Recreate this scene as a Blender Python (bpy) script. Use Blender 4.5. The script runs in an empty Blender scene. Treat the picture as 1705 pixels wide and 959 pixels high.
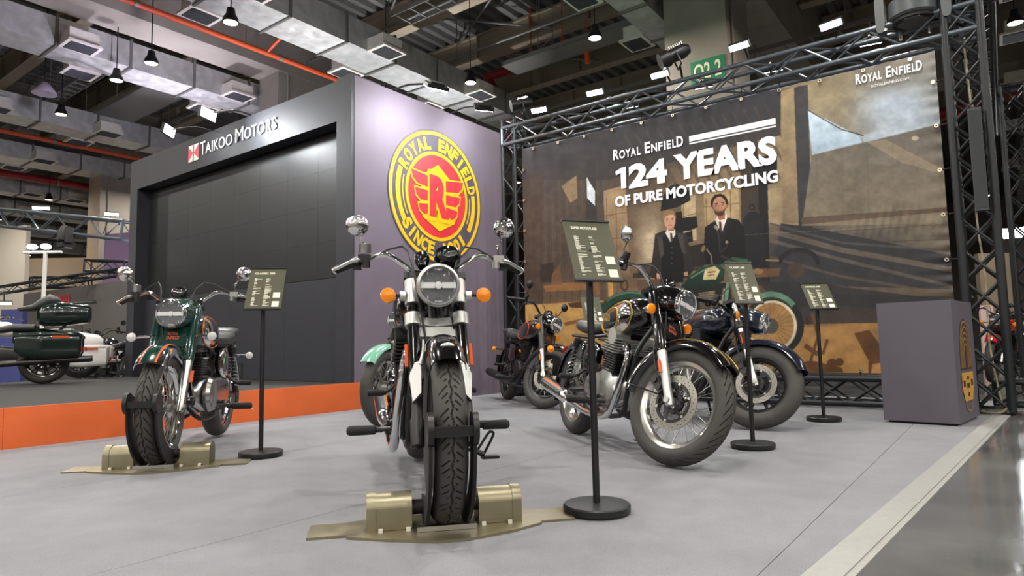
import bpy, bmesh, math, random
import numpy as np
from mathutils import Vector, Matrix
random.seed(7)
C = bpy.context.scene.collection
SC = bpy.context.scene
pi = math.pi

# ------------------------------------------------------------------ camera
FPX, CXP, CYP, EYE = 1093.0, 852.5, 479.5, 0.68
_u = Vector((1672-CXP, 559-CYP, FPX)).normalized()
_v = Vector((-618-CXP, 603-CYP, FPX)).normalized()
_w = _u.cross(_v).normalized(); _v = _w.cross(_u)
RW = Matrix((_u, _v, _w))                       # camera (right, down, forward) -> world
right = RW @ Vector((1, 0, 0)); down = RW @ Vector((0, 1, 0)); fwd = RW @ Vector((0, 0, 1))
cd = bpy.data.cameras.new('camera'); cam = bpy.data.objects.new('camera', cd); C.objects.link(cam)
M3 = Matrix((right, -down, -fwd)).transposed().to_4x4()
M3.translation = Vector((0, 0, EYE)); cam.matrix_world = M3
cd.sensor_fit = 'HORIZONTAL'; cd.sensor_width = 36.0; cd.lens = FPX*36.0/1705.0
cd.clip_start = 0.05; cd.clip_end = 300
SC.camera = cam
def gpt(px, py, z=0.0):                          # photo pixel -> point on the level z
    d = RW @ Vector((px-CXP, py-CYP, FPX)); return Vector((0, 0, EYE)) + d*((z-EYE)/d.z)
def xpt(px, py, x):
    d = RW @ Vector((px-CXP, py-CYP, FPX)); return Vector((0, 0, EYE)) + d*(x/d.x)

# ------------------------------------------------------------------ world, exposure
wd = bpy.data.worlds.new('hall_air'); SC.world = wd; wd.use_nodes = True
wd.node_tree.nodes['Background'].inputs[0].default_value = (0.9, 0.95, 1.0, 1)
wd.node_tree.nodes['Background'].inputs[1].default_value = 0.05
SC.view_settings.view_transform = 'Standard'; SC.view_settings.look = 'None'
SC.view_settings.gamma = 1.0; SC.view_settings.exposure = -0.55
try: SC.view_settings.use_curve_mapping = False
except Exception: pass
SC.cycles.use_denoising = True
SC.cycles.max_bounces = 8; SC.cycles.diffuse_bounces = 4; SC.cycles.glossy_bounces = 5
SC.cycles.transparent_max_bounces = 12
SC.cycles.sample_clamp_indirect = 6.0
LIGHT_PENDANT = 170.0      # watts of one hall pendant
LIGHT_FLOOD = 15.0        # watts of one booth flood lamp

# ------------------------------------------------------------------ materials
MATS = {}
def lin(c):
    return tuple(((v/255.0)/12.92 if v/255.0 <= 0.04045 else ((v/255.0+0.055)/1.055)**2.4) for v in c)
def mat(name, rgb, rough=0.5, metal=0.0, coat=0.0, var=0.0, scale=8.0, bump=0.0, bscale=60.0, emit=0.0, spec=None, rvar=0.0):
    """rgb in sRGB 0..255; var = colour variation, bump = fine relief"""
    if name in MATS: return MATS[name]
    m = bpy.data.materials.new(name); m.use_nodes = True; MATS[name] = m
    nt = m.node_tree; b = nt.nodes['Principled BSDF']; c = lin(rgb)
    b.inputs['Base Color'].default_value = (*c, 1); b.inputs['Roughness'].default_value = rough
    b.inputs['Metallic'].default_value = metal; b.inputs['Coat Weight'].default_value = coat
    b.inputs['Coat Roughness'].default_value = 0.06
    if spec is not None: b.inputs['Specular IOR Level'].default_value = spec
    m.diffuse_color = (*c, 1)
    if emit:
        b.inputs['Emission Color'].default_value = (*c, 1); b.inputs['Emission Strength'].default_value = emit
    if var or bump or rvar:
        tc = nt.nodes.new('ShaderNodeTexCoord')
    if var or rvar:
        n = nt.nodes.new('ShaderNodeTexNoise'); n.inputs['Scale'].default_value = scale; n.inputs['Detail'].default_value = 6
        nt.links.new(tc.outputs['Object'], n.inputs['Vector'])
    if var:
        r = nt.nodes.new('ShaderNodeMapRange'); r.inputs[1].default_value = 0.25; r.inputs[2].default_value = 0.75
        r.inputs[3].default_value = 1-var; r.inputs[4].default_value = 1+var
        mx = nt.nodes.new('ShaderNodeMix'); mx.data_type = 'RGBA'; mx.blend_type = 'MULTIPLY'; mx.inputs[0].default_value = 1
        mx.inputs[6].default_value = (*c, 1); nt.links.new(n.outputs[0], r.inputs[0]); nt.links.new(r.outputs[0], mx.inputs[7])
        nt.links.new(mx.outputs[2], b.inputs['Base Color'])
    if rvar:
        r2 = nt.nodes.new('ShaderNodeMapRange'); r2.inputs[1].default_value = 0.3; r2.inputs[2].default_value = 0.7
        r2.inputs[3].default_value = max(0, rough-rvar); r2.inputs[4].default_value = min(1, rough+rvar)
        nt.links.new(n.outputs[0], r2.inputs[0]); nt.links.new(r2.outputs[0], b.inputs['Roughness'])
    if bump:
        n2 = nt.nodes.new('ShaderNodeTexNoise'); n2.inputs['Scale'].default_value = bscale; n2.inputs['Detail'].default_value = 4
        nt.links.new(tc.outputs['Object'], n2.inputs['Vector'])
        bp = nt.nodes.new('ShaderNodeBump'); bp.inputs['Strength'].default_value = bump; bp.inputs['Distance'].default_value = 0.01
        nt.links.new(n2.outputs[0], bp.inputs['Height']); nt.links.new(bp.outputs[0], b.inputs['Normal'])
    return m
def glass(name, rgb, amount=0.25):
    if name in MATS: return MATS[name]
    m = bpy.data.materials.new(name); m.use_nodes = True; MATS[name] = m; nt = m.node_tree
    for n in list(nt.nodes): nt.nodes.remove(n)
    o = nt.nodes.new('ShaderNodeOutputMaterial'); t = nt.nodes.new('ShaderNodeBsdfTransparent'); g = nt.nodes.new('ShaderNodeBsdfGlossy')
    g.inputs['Roughness'].default_value = 0.03; t.inputs[0].default_value = (*lin(rgb), 1)
    mx = nt.nodes.new('ShaderNodeMixShader'); mx.inputs[0].default_value = amount
    nt.links.new(t.outputs[0], mx.inputs[1]); nt.links.new(g.outputs[0], mx.inputs[2]); nt.links.new(mx.outputs[0], o.inputs[0])
    return m
CHROME = mat('chrome', (225, 226, 228), 0.07, 1.0)
STEEL = mat('brushed_steel', (190, 190, 188), 0.3, 1.0)
ALU = mat('polished_alloy', (200, 200, 198), 0.24, 1.0)
SILVER = mat('silver_paint', (200, 202, 200), 0.38, 0.75)
BLACKGLOSS = mat('gloss_black_paint', (9, 9, 11), 0.12, 0.0, 1.0)
BLACK = mat('satin_black_metal', (20, 20, 22), 0.42)
BLACKM = mat('matt_black', (24, 24, 26), 0.7)
RUBBER = mat('tyre_rubber', (60, 58, 56), 0.62, var=0.12, scale=20)
GRIP = mat('grip_rubber', (26, 26, 28), 0.75)
AMBER = mat('amber_lens', (246, 140, 8), 0.15, 0.0, 0.6)
ORANGE_REFLECT = mat('orange_reflector', (204, 84, 30), 0.25)
CLEARLENS = mat('clear_lens', (196, 198, 198), 0.15, 0.0, 0.8)
GLASS = glass('lamp_glass', (252, 253, 254), 0.05)
WHITE_LED = mat('lamp_white', (255, 255, 250), 0.5, emit=6.0)

# ------------------------------------------------------------------ mesh building
class MB:
    def __init__(s): s.v = []; s.f = []
    def add(s, vs, fs):
        o = len(s.v); s.v += [tuple(p) for p in vs]; s.f += [tuple(i+o for i in f) for f in fs]; return s
    def box(s, c, d, M=None):
        x, y, z = d[0]/2, d[1]/2, d[2]/2
        vs = [Vector((i*x, j*y, k*z)) for k in (-1, 1) for j in (-1, 1) for i in (-1, 1)]
        if M is not None: vs = [M @ p for p in vs]
        vs = [p+Vector(c) for p in vs]
        return s.add(vs, [(0, 2, 3, 1), (4, 5, 7, 6), (0, 1, 5, 4), (2, 6, 7, 3), (0, 4, 6, 2), (1, 3, 7, 5)])
    def span(s, a, b):
        return s.box([(a[i]+b[i])/2 for i in range(3)], [abs(a[i]-b[i]) for i in range(3)])
    def cyl(s, p, q, r, r2=None, n=16, caps=True):
        p = Vector(p); q = Vector(q); r2 = r if r2 is None else r2
        d = (q-p).normalized(); a = d.orthogonal().normalized(); b = d.cross(a)
        vs = []
        for (c, rr) in ((p, r), (q, r2)):
            for i in range(n):
                t = 2*pi*i/n; vs.append(c + (a*math.cos(t)+b*math.sin(t))*rr)
        fs = [(i, (i+1) % n, n+(i+1) % n, n+i) for i in range(n)]
        if caps: fs += [tuple(reversed(range(n))), tuple(range(n, 2*n))]
        return s.add(vs, fs)
    def tube(s, pts, r, n=10, smooth=3, closed=False):
        pts = [Vector(p) for p in pts]
        rr = r if isinstance(r, (list, tuple)) else [r]*len(pts)
        if smooth > 1 and len(pts) > 2:                  # Catmull-Rom
            P = []; R2 = []; m = len(pts)
            rng = range(m) if closed else range(m-1)
            for i in rng:
                g = (lambda k: pts[k % m]) if closed else (lambda k: pts[min(max(k, 0), m-1)])
                p0, p1, p2, p3 = g(i-1), g(i), g(i+1), g(i+2)
                for j in range(smooth):
                    t = j/smooth
                    P.append(0.5*((2*p1)+(p2-p0)*t+(2*p0-5*p1+4*p2-p3)*t*t+(3*p1-p0-3*p2+p3)*t**3))
                    R2.append(rr[i]+(rr[(i+1) % m]-rr[i])*t)
            if not closed: P.append(pts[-1]); R2.append(rr[-1])
            pts, rr = P, R2
        m = len(pts); vs = []; a = None
        for i, p in enumerate(pts):
            if closed: d = pts[(i+1) % m]-pts[i-1]
            else: d = pts[min(i+1, m-1)]-pts[max(i-1, 0)]
            d.normalize()
            a = d.orthogonal().normalized() if a is None else (a-d*a.dot(d)).normalized()
            b = d.cross(a)
            for k in range(n):
                t = 2*pi*k/n; vs.append(p+(a*math.cos(t)+b*math.sin(t))*rr[i])
        fs = []
        for i in range(m if closed else m-1):
            j = (i+1) % m
            for k in range(n): fs.append((i*n+k, i*n+(k+1) % n, j*n+(k+1) % n, j*n+k))
        if not closed: fs += [tuple(reversed(range(n))), tuple(range((m-1)*n, m*n))]
        return s.add(vs, fs)
    def lathe(s, prof, c=(0, 0, 0), axis=(0, 1, 0), n=32, close=False):
        """prof: (radius, offset along axis)"""
        d = Vector(axis).normalized(); a = d.orthogonal().normalized(); b = d.cross(a); c = Vector(c); m = len(prof)
        vs = [c+d*h+(a*math.cos(2*pi*i/n)+b*math.sin(2*pi*i/n))*r for i in range(n) for (r, h) in prof]
        fs = []
        for i in range(n):
            j = (i+1) % n
            for k in range(m if close else m-1):
                l = (k+1) % m; fs.append((i*m+k, j*m+k, j*m+l, i*m+l))
        if not close:
            if prof[0][0] > 1e-5: fs.append(tuple(i*m for i in range(n))[::-1])
            if prof[-1][0] > 1e-5: fs.append(tuple(i*m+m-1 for i in range(n)))
        return s.add(vs, fs)
    def ball(s, c, r, n=16, sc=(1, 1, 1)):
        c = Vector(c); k = max(6, n//2); vs = []; fs = []
        for i in range(k+1):
            t = pi*i/k
            for j in range(n):
                u = 2*pi*j/n; vs.append(c+Vector((math.sin(t)*math.cos(u)*r*sc[0], math.sin(t)*math.sin(u)*r*sc[1], math.cos(t)*r*sc[2])))
        for i in range(k):
            for j in range(n): fs.append((i*n+j, (i+1)*n+j, (i+1)*n+(j+1) % n, i*n+(j+1) % n))
        return s.add(vs, fs)
    def loft(s, secs, n=24):
        """secs: (x, cy, cz, half width, half height, exponent) rings across x"""
        vs = []; m = len(secs)
        for (x, cy, cz, w, h, e) in secs:
            for i in range(n):
                t = 2*pi*i/n; ct, st = math.cos(t), math.sin(t)
                vs.append((x, cy+w*math.copysign(abs(ct)**(2/e), ct), cz+h*math.copysign(abs(st)**(2/e), st)))
        fs = [(i*n+k, i*n+(k+1) % n, (i+1)*n+(k+1) % n, (i+1)*n+k) for i in range(m-1) for k in range(n)]
        fs += [tuple(reversed(range(n))), tuple(range((m-1)*n, m*n))]
        return s.add(vs, fs)
    def prism(s, poly, o, ex, ey, t):
        """polygon (u, v) placed at o with axes ex, ey; thickness t along their normal"""
        o = Vector(o); ex = Vector(ex); ey = Vector(ey); nn = ex.cross(ey).normalized()*t; k = len(poly)
        a = [o+ex*p[0]+ey*p[1] for p in poly]
        return s.add(a+[p+nn for p in a], [tuple(reversed(range(k))), tuple(range(k, 2*k))]+[(i, (i+1) % k, k+(i+1) % k, k+i) for i in range(k)])
    def build(s, name, m, parent=None, M=None, sharp=35, kind=None, label=None):
        me = bpy.data.meshes.new(name)
        vs = s.v if M is None else [M @ Vector(p) for p in s.v]
        me.from_pydata([tuple(p) for p in vs], [], s.f)
        me.validate()
        bm = bmesh.new(); bm.from_mesh(me); bmesh.ops.recalc_face_normals(bm, faces=bm.faces); bm.to_mesh(me); bm.free()
        return link(name, me, m, parent, sharp, kind, label)
def link(name, me, m, parent=None, sharp=35, kind=None, label=None):
    if m is not None and not me.materials: me.materials.append(m)
    if sharp:
        me.polygons.foreach_set('use_smooth', [True]*len(me.polygons)); me.set_sharp_from_angle(angle=math.radians(sharp))
    o = bpy.data.objects.new(name, me); C.objects.link(o)
    if parent is not None: o.parent = parent
    if kind: o['kind'] = kind
    if label: o['label'] = label
    return o
def thing(name, label, cat, loc=(0, 0, 0), rz=0.0, group=None, rx=0.0):
    o = bpy.data.objects.new(name, None); C.objects.link(o); o.empty_display_size = 0.1
    o.location = loc; o.rotation_euler = (rx, 0, rz); tag(o, label, cat, group); return o
def tag(o, label, cat, group=None):
    o['label'] = label; o['category'] = cat
    if group: o['group'] = group
    return o
def struct(name, b, m, parent=None, sharp=35):
    o = b.build(name, m, parent, sharp=sharp); o['kind'] = 'structure'; return o
def dup(root, loc, rz, label, group=None, rx=None):
    r = root.copy(); C.objects.link(r); r.location = loc; r.rotation_euler = (root.rotation_euler[0] if rx is None else rx, 0, rz); r['label'] = label
    if group: r['group'] = group
    for ch in list(root.children):
        c = ch.copy(); C.objects.link(c); c.parent = r
        if ch.type == 'LIGHT': c.data = ch.data
        for g in list(ch.children):
            d = g.copy(); C.objects.link(d); d.parent = c
    return r
def text_mesh(body, size=1.0, bold=0.0, extrude=0.0, align='LEFT', space=1.0):
    cu = bpy.data.curves.new('lettering', 'FONT'); cu.body = body; cu.size = size; cu.offset = bold; cu.extrude = extrude
    cu.align_x = align; cu.space_character = space; cu.resolution_u = 3
    o = bpy.data.objects.new('lettering', cu); C.objects.link(o)
    dg = bpy.context.evaluated_depsgraph_get(); me = bpy.data.meshes.new_from_object(o.evaluated_get(dg))
    bpy.data.objects.remove(o); bpy.data.curves.remove(cu); me.materials.clear(); return me
def put_text(name, body, m, o, ex, ey, height, parent=None, bold=0.0, width=None, extrude=0.002, align='LEFT', label=None):
    """flat letters at o, running along ex, upright along ey; height = cap height"""
    me = text_mesh(body, 1.0, bold, 0.0, align)
    co = np.empty(len(me.vertices)*3, np.float32); me.vertices.foreach_get('co', co); co = co.reshape(-1, 3)
    if len(co) == 0: return None
    s = height/0.70; sx = s
    if width: sx = width/(co[:, 0].max()-co[:, 0].min()); co[:, 0] -= co[:, 0].min() if align == 'LEFT' else (co[:, 0].max()+co[:, 0].min())/2
    ex = np.array(ex, float); ey = np.array(ey, float); n = np.cross(ex, ey)
    P = np.array(o, float)+co[:, :1]*sx*ex+co[:, 1:2]*s*ey+n*extrude
    me.vertices.foreach_set('co', P.astype(np.float32).ravel()); me.update()
    return link(name, me, m, parent, 0, None, label)
# ------------------------------------------------------------------ the setting
def ypt(px, py, y):
    d = RW @ Vector((px-CXP, py-CYP, FPX)); return Vector((0, 0, EYE)) + d*(y/d.y)
def inframe(p):
    c = RW.transposed() @ (Vector(p)-Vector((0, 0, EYE)))
    if c.z < 0.1: return False
    return -60 < CXP+FPX*c.x/c.z < 1765 and -60 < CYP+FPX*c.y/c.z < 1020
CONCRETE_FLOOR = mat('polished_concrete', (94, 95, 95), 0.12, var=0.4, scale=1.3, bump=0.05, bscale=6, rvar=0.1)
struct('floor', MB().span((-24, -25, -0.306), (46, 46, -0.006)), CONCRETE_FLOOR)
WALLGREY = mat('hall_wall_paint', (120, 112, 104), 0.85, var=0.1, scale=0.6)
struct('wall_back', MB().span((46, -25, -0.3), (46.3, 46, 9.2)), WALLGREY)
struct('wall_front', MB().span((-24.3, -25, -0.3), (-24, 46, 9.2)), mat('pale_hall_paint', (176, 172, 166), 0.85))
struct('wall_left', MB().span((-24, 46, -0.3), (46, 46.3, 9.2)), WALLGREY)
struct('wall_right', MB().span((-24, -25.3, -0.3), (46, -25, 9.2)), WALLGREY)
# corrugated deck
DECK = mat('steel_deck', (104, 102, 98), 0.7, 0.0, var=0.15, scale=0.5)
b = MB(); vs = []; y = -25.0; prof = []
while y < 46:
    prof += [(y, 8.62), (y+0.14, 8.62), (y+0.17, 8.50), (y+0.31, 8.50)]; y += 0.34
n = len(prof)
b.add([(-24, p, z) for p, z in prof]+[(46, p, z) for p, z in prof], [(i, i+1, n+i+1, n+i) for i in range(n-1)])
b.span((-24, -25, 8.66), (46, 46, 8.8))
struct('ceiling', b, DECK, sharp=0)
# concrete columns and beams
CONC = mat('cast_concrete', (138, 130, 120), 0.85, var=0.16, scale=1.5, bump=0.25, bscale=9)
CREAM = mat('column_cream_paint', (176, 152, 122), 0.8, var=0.06)
def column(name, a, c, label, cream=False):
    t = thing(name, label, 'column', ((a[0]+c[0])/2, (a[1]+c[1])/2, 0))
    hx, hy = (c[0]-a[0])/2, (c[1]-a[1])/2
    MB().span((-hx, -hy, 0), (hx, hy, 8.45)).build('shaft', CONC, t)
    if cream: MB().span((-hx-0.004, -hy*0.98, 0), (-hx+0.03, hy*0.98, 6.7)).build('painted_face', CREAM, t, label='cream painted column face')
    MB().cyl((-hx+0.22, -hy-0.03, 0), (-hx+0.22, -hy-0.03, 8.4), 0.022, n=8).build('conduit', CONC, t)
    return t
colA = column('concrete_column', (8.2, 12.42, 0), (9.35, 13.15, 0), 'concrete column rising behind the dark screen wall near its right end')
colB = column('concrete_column', (8.4, 22.05, 0), (9.6, 22.9, 0), 'concrete column with a cream edge left of the dark screen wall', True)
colC = column('concrete_column', (10.0, 3.17, 0), (11.15, 4.19, 0), 'grey concrete column behind the banner truss carrying a green bay sign')
put_text('bay_number', '22-4', mat('white_print', (228, 228, 224), 0.6), (-0.616, 0.30, 3.05), (0, -1, 0), (0, 0, 1), 0.24, colB, 0.02, width=0.5)
t = thing('bay_sign', 'green bay sign reading Q2-2 on the grey column', 'sign', (9.985, 3.56, 0))
SIGNGREEN = mat('sign_green', (22, 122, 84), 0.5); CREAMP = mat('sign_cream', (232, 226, 196), 0.5)
a = xpt(1150, 108, 9.985); c = xpt(1207, 120, 9.985)
yl, yr, zt, zb = a.y-3.56, c.y-3.56, 5.16, 4.78
MB().span((-0.01, yl, zb), (0.012, yr, zt)).build('board', SIGNGREEN, t)
put_text('lettering', 'Q2-2', CREAMP, (-0.011, yl-0.05, zb+0.07), (0, -1, 0), (0, 0, 1), 0.25, t, 0.02, width=abs(yl-yr)-0.1)
def beam(a, c, label):
    return tag(MB().span(a, c).build('concrete_beam', CONC), label, 'beam')
beam((-8, 12.35, 6.8), (46, 13.2, 8.48), 'heavy concrete beam over the dark screen wall, above the orange pipe')
beam((-8, 22.1, 6.8), (46, 23.1, 8.48), 'distant concrete beam at the top of the column left of the screen wall')
beam((-8, 31.5, 6.8), (46, 32.5, 8.48), 'farthest concrete beam across the hall at left')
beam((-8, 3.1, 6.9), (46, 4.25, 8.48), 'concrete beam running above the column with the green sign')
beam((-8, -6.2, 6.8), (46, -5.1, 8.48), 'concrete beam high over the aisle at right')
beam((18.8, -24, 7.0), (19.9, 45, 8.45), 'concrete cross beam far behind the banner')
# steel joists under the deck
JOIST = mat('joist_paint', (150, 136, 116), 0.7, var=0.12, scale=1.0)
BAYS = [(-5.05, 3.05, 'nearest the aisle'), (4.3, 12.3, 'over the booth'), (13.25, 22.05, 'over the left bay'), (23.15, 31.45, 'over the far left bay')]
for jx in (3.2, 5.5, 7.8, 10.1, 12.4, 14.7, 17.0, 21.6, 24.5):
    for (ya, yb, wh) in BAYS:
        t = thing('steel_joist', 'brown steel roof joist under the corrugated deck '+wh, 'joist', (jx, ya, 7.82), group='roof joists '+wh); L = yb-ya
        MB().span((-0.012, 0, 0.03), (0.012, L, 0.63)).build('web', JOIST, t, sharp=0); MB().span((-0.14, 0, 0), (0.14, L, 0.03)).build('flange', JOIST, t, sharp=0); MB().span((-0.1, 0, 0.63), (0.1, L, 0.675)).build('flange', JOIST, t, sharp=0)
        y = 1.0; b = MB()
        while y < L: b.span((-0.13, y, 0.03), (0.13, y+0.015, 0.63)); y += 1.6
        b.build('stiffeners', JOIST, t, sharp=0, kind='stuff')
# galvanised ducts with outlet boxes
GALV = mat('galvanised_duct', (200, 199, 197), 0.46, 0.65, var=0.24, scale=5, bump=0.9, bscale=11, rvar=0.12)
GALVB = mat('duct_flange', (120, 118, 114), 0.5, 0.6)
GRILLE = mat('outlet_grille', (62, 62, 66), 0.6)
OUTBOX = mat('outlet_box', (214, 208, 198), 0.6, 0.2, var=0.1)
def duct(x0, x1, y0, y1, label, step, outs, z0=6.2, z1=6.72, ph=0.0):
    t = thing('air_duct', label, 'duct', (x0, (y0+y1)/2, z0)); hw = (y1-y0)/2; n = max(1, int(round((x1-x0)/step))); L = (x1-x0)/n
    me = None
    for i in range(n):
        if me is None:
            b = MB(); rj = 0.012; b.span((0.012, -hw, 0), (L-0.012, hw, z1-z0)); o = b.build('duct_section', GALV, t, sharp=0); me = o.data
        else: o = link('duct_section', me, None, t, 0)
        o.location = (i*L, 0, 0.006*((i*7) % 3-1))
    me = None
    for i in range(n+1):
        if me is None:
            b = MB()
            for (ya, yb, za, zb) in ((-hw-0.035, hw+0.035, -0.035, 0), (-hw-0.035, hw+0.035, z1-z0, z1-z0+0.035), (-hw-0.035, -hw, 0, z1-z0), (hw, hw+0.035, 0, z1-z0)):
                b.span((-0.022, ya, za), (0.022, yb, zb))
            o = b.build('joint_flange', GALVB, t, sharp=0); me = o.data
        else: o = link('joint_flange', me, None, t, 0)
        o.location = (i*L, 0, 0)
    mb = mg = None
    for (ox, sd) in outs:
        if mb is None:
            bb = MB().span((-0.24, 0, 0.04), (0.24, 0.42, 0.27)); bb.span((-0.28, 0.02, 0.0), (0.28, 0.50, 0.04)); o = bb.build('outlet_box', OUTBOX, t, sharp=0); mb = o.data
        else: o = link('outlet_box', mb, None, t, 0)
        o.location = (ox-x0, sd*hw, -0.03); o.rotation_euler = (0, 0, 0 if sd > 0 else pi)
        if mg is None:
            g = MB().span((-0.22, 0.08, -0.012), (0.22, 0.45, 0.0))
            for q in range(9): g.box((0, 0.1+q*0.042, -0.014), (0.42, 0.012, 0.012))
            og = g.build('grille', GRILLE, o, sharp=0); mg = og.data
        else: og = link('grille', mg, None, o, 0)
    return t
duct(-2, 13.3, 9.15, 9.98, 'galvanised air duct running to the banner truss above the purple wall', 1.22, [(3.6, -1), (5.45, -1), (5.3, 1), (8.15, -1), (10.9, -1), (8.3, 1), (10.7, 1)])
duct(-2, 13.0, 13.25, 14.0, 'galvanised air duct at upper left passing behind the column above the screen wall', 1.25, [(4.55, -1), (5.0, 1), (7.6, -1), (7.5, 1)])
duct(-2, 13.0, 18.0, 18.75, 'galvanised air duct at mid left that ends behind the lit screen header', 1.25, [(4.6, -1), (6.9, -1), (6.7, 1)])
duct(-2, 15.0, 21.7, 22.6-0.0, 'galvanised air duct at far left meeting the cream edged column', 1.25, [(6.7, -1), (6.4, 1)], 6.15, 6.6)
duct(-2, 15.0, 26.8, 27.5, 'galvanised air duct farthest away at left', 1.25, [(9.3, -1), (8.0, -1)])
duct(-2, 13.6, 4.36, 4.85, 'galvanised air duct lit green beside the column with the bay sign', 1.25, [(8.9, 1), (10.9, 1)], 6.25, 6.7)
for i, yy in enumerate((31.0, 36.0, 41.0)): duct(-2, 30.0, yy-0.4, yy+0.4, ['third', 'second', 'first'][i]+' galvanised air duct from the far left wall', 1.5, [(6.0, -1), (9.0, -1), (12.0, -1), (15.0, -1)], 6.2, 6.7)
for i, yy in enumerate((-1.2, -4.2, -8.2, -11.5)):
    duct(-2, 34.0, yy-0.4, yy+0.4, ['first', 'second', 'third', 'fourth'][i]+' galvanised air duct from the booth over the right hand aisle', 1.5, [(15.0, 1), (18.0, 1), (22.0, 1), (27., 1), (13, 1), (11, 1)], 6.2, 6.7)
# pipes, cable trays and hangers
REDPIPE = mat('sprinkler_red', (142, 26, 34), 0.45, var=0.1); ORPIPE = mat('primer_orange', (196, 78, 40), 0.5, var=0.1); TRAY = mat('cable_tray_steel', (128, 126, 122), 0.5, 0.4)
def pipe(pts, r, m, label, cat='pipe', name='ceiling_pipe'):
    t = thing(name, label, cat, pts[0]); o = Vector(pts[0]); P = [Vector(p)-o for p in pts]
    b = MB()
    for i in range(len(P)-1): b.cyl(P[i], P[i+1], r, n=12)
    for p in P[1:-1]: b.ball(p, r*1.08, 10)
    b.build('pipe_run', m, t)
    L = (P[1]-P[0]).length; me = None; nC = max(2, int(L/2.2))
    for i in range(nC):
        p = P[0]+(P[1]-P[0])*((i+0.5)/nC)
        if me is None:
            q = MB().cyl((0, 0, r), (0, 0, 8.5-o.z), 0.01, n=6); d = (P[1]-P[0]).normalized(); q.cyl(-d*0.03, d*0.03, r*1.2, n=12); oo = q.build('pipe_hanger', TRAY, t); me = oo.data
        else: oo = link('pipe_hanger', me, None, t)
        oo.location = p
    return t
pipe([(-2, 10.85, 6.25), (8.45, 10.75, 6.25)], 0.05, ORPIPE, 'orange pipe along the beam above the screen wall')
pipe([(5.2, 10.78, 6.25), (6.85, 10.78, 6.25), (6.95, 10.45, 6.5), (7.1, 9.9, 6.9)], 0.03, ORPIPE, 'short orange branch pipe rising to the duct over the screen wall')
pipe([(-2, 20.2, 6.4), (10.2, 20.2, 6.4)], 0.06, ORPIPE, 'orange pipe under the far left duct')
pipe([(12.36, -3, 7.35), (12.4, 9.9, 7.35), (12.6, 9.7, 6.9), (13.0, 9.6, 5.6)], 0.10, REDPIPE, 'thick red pipe behind the duct that bends down at the banner truss')
pipe([(-2, 25.2, 6.45), (14, 25.2, 6.45)], 0.12, REDPIPE, 'thick red pipe near the far left column')
pipe([(13.0, -12, 6.5), (24, 8, 6.5)], 0.10, REDPIPE, 'thick red pipe slanting down behind the banner truss')
pipe([(13.5, -14, 6.9), (25, 6, 6.9)], 0.07, ORPIPE, 'orange pipe slanting down behind the banner truss')
pipe([(11.0, -3, 7.3), (11.0, 20, 7.3)], 0.03, TRAY, 'thin grey conduit beside the red pipe')
pipe([(8.9, -3, 7.2), (8.9, 20, 7.2)], 0.03, TRAY, 'thin grey conduit below the joists over the booth')
pipe([(4.2, 14.2, 7.0), (4.2, 34, 7.0)], 0.03, TRAY, 'thin grey conduit crossing the left bay')
# sprinkler nozzles
for i, (px, py) in enumerate([(978, 105), (890, 0), (937, 84), (885, 108)]):
    if py == 0: continue
    p = xpt(px, py, 11.9)
    tag(MB().cyl(p, p+Vector((0, 0, 0.24)), 0.055, n=10).cyl(p+Vector((0, 0, 0.24)), (p.x, p.y, 8.45), 0.012, n=6).build('sprinkler_head', mat('nozzle_orange', (214, 84, 36), 0.5)), 'orange sprinkler fitting hanging under the red pipe', 'sprinkler', 'sprinkler fittings')
def tray(x, y0, y1, z, label, w=0.3, step=0.3, solid=False):
    t = thing('cable_tray', label, 'cable tray', (x, y0, z)); L = y1-y0
    for sgn in (-1, 1): MB().span((sgn*w/2-0.012, 0, 0), (sgn*w/2+0.012, L, 0.09)).build('side_rail', TRAY, t, sharp=0)
    b = MB()
    if solid: b.span((-w/2, 0, 0), (w/2, L, 0.01))
    else:
        y = 0.1
        while y < L: b.span((-w/2, y, 0.01), (w/2, y+0.03, 0.035)); y += step
    b.build('tray_rungs', TRAY, t, sharp=0, kind='stuff')
    y = 0.6; b = MB()
    while y < L:
        for sgn in (-1, 1): b.cyl((sgn*w/2, y, 0), (sgn*w/2, y, 8.5-z), 0.008, n=5, caps=False)
        y += 1.8
    b.build('hanger_rods', TRAY, t, sharp=0, kind='stuff')
    return t
tray(5.9, 14.0, 34, 6.9, 'ladder cable tray in the left bay beyond the first duct')
tray(8.6, -2, 9.0, 7.0, 'ladder cable tray nearest above the purple wall', 0.45, 0.4)
tray(13.6, -4, 11, 6.5, 'ladder cable tray behind the banner truss', 0.5, 0.5)
tray(7.1, 14.3, 30, 6.7, 'wide solid cable tray behind the screen header', 0.9, 0.3, True)
tray(11.6, -2, 8.6, 6.9, 'solid green-tinted cable tray below the red pipe', 0.6, 0.3, True)
# thin bracing in the roof
for x0 in (7.8, 10.1, 12.4):
    for yy in (4.6, 7.8):
        t = thing('roof_brace', 'crossed grey brace rods between two roof joists', 'bracing', (x0+1.15, yy+1.5, 7.95), group='roof braces')
        MB().cyl((-1.0, -1.4, 0.0), (1.0, 1.4, 0.4), 0.025, n=6).build('brace_rod', TRAY, t); MB().cyl((1.0, -1.4, 0.0), (-1.0, 1.4, 0.4), 0.025, n=6).build('brace_rod', TRAY, t)

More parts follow.
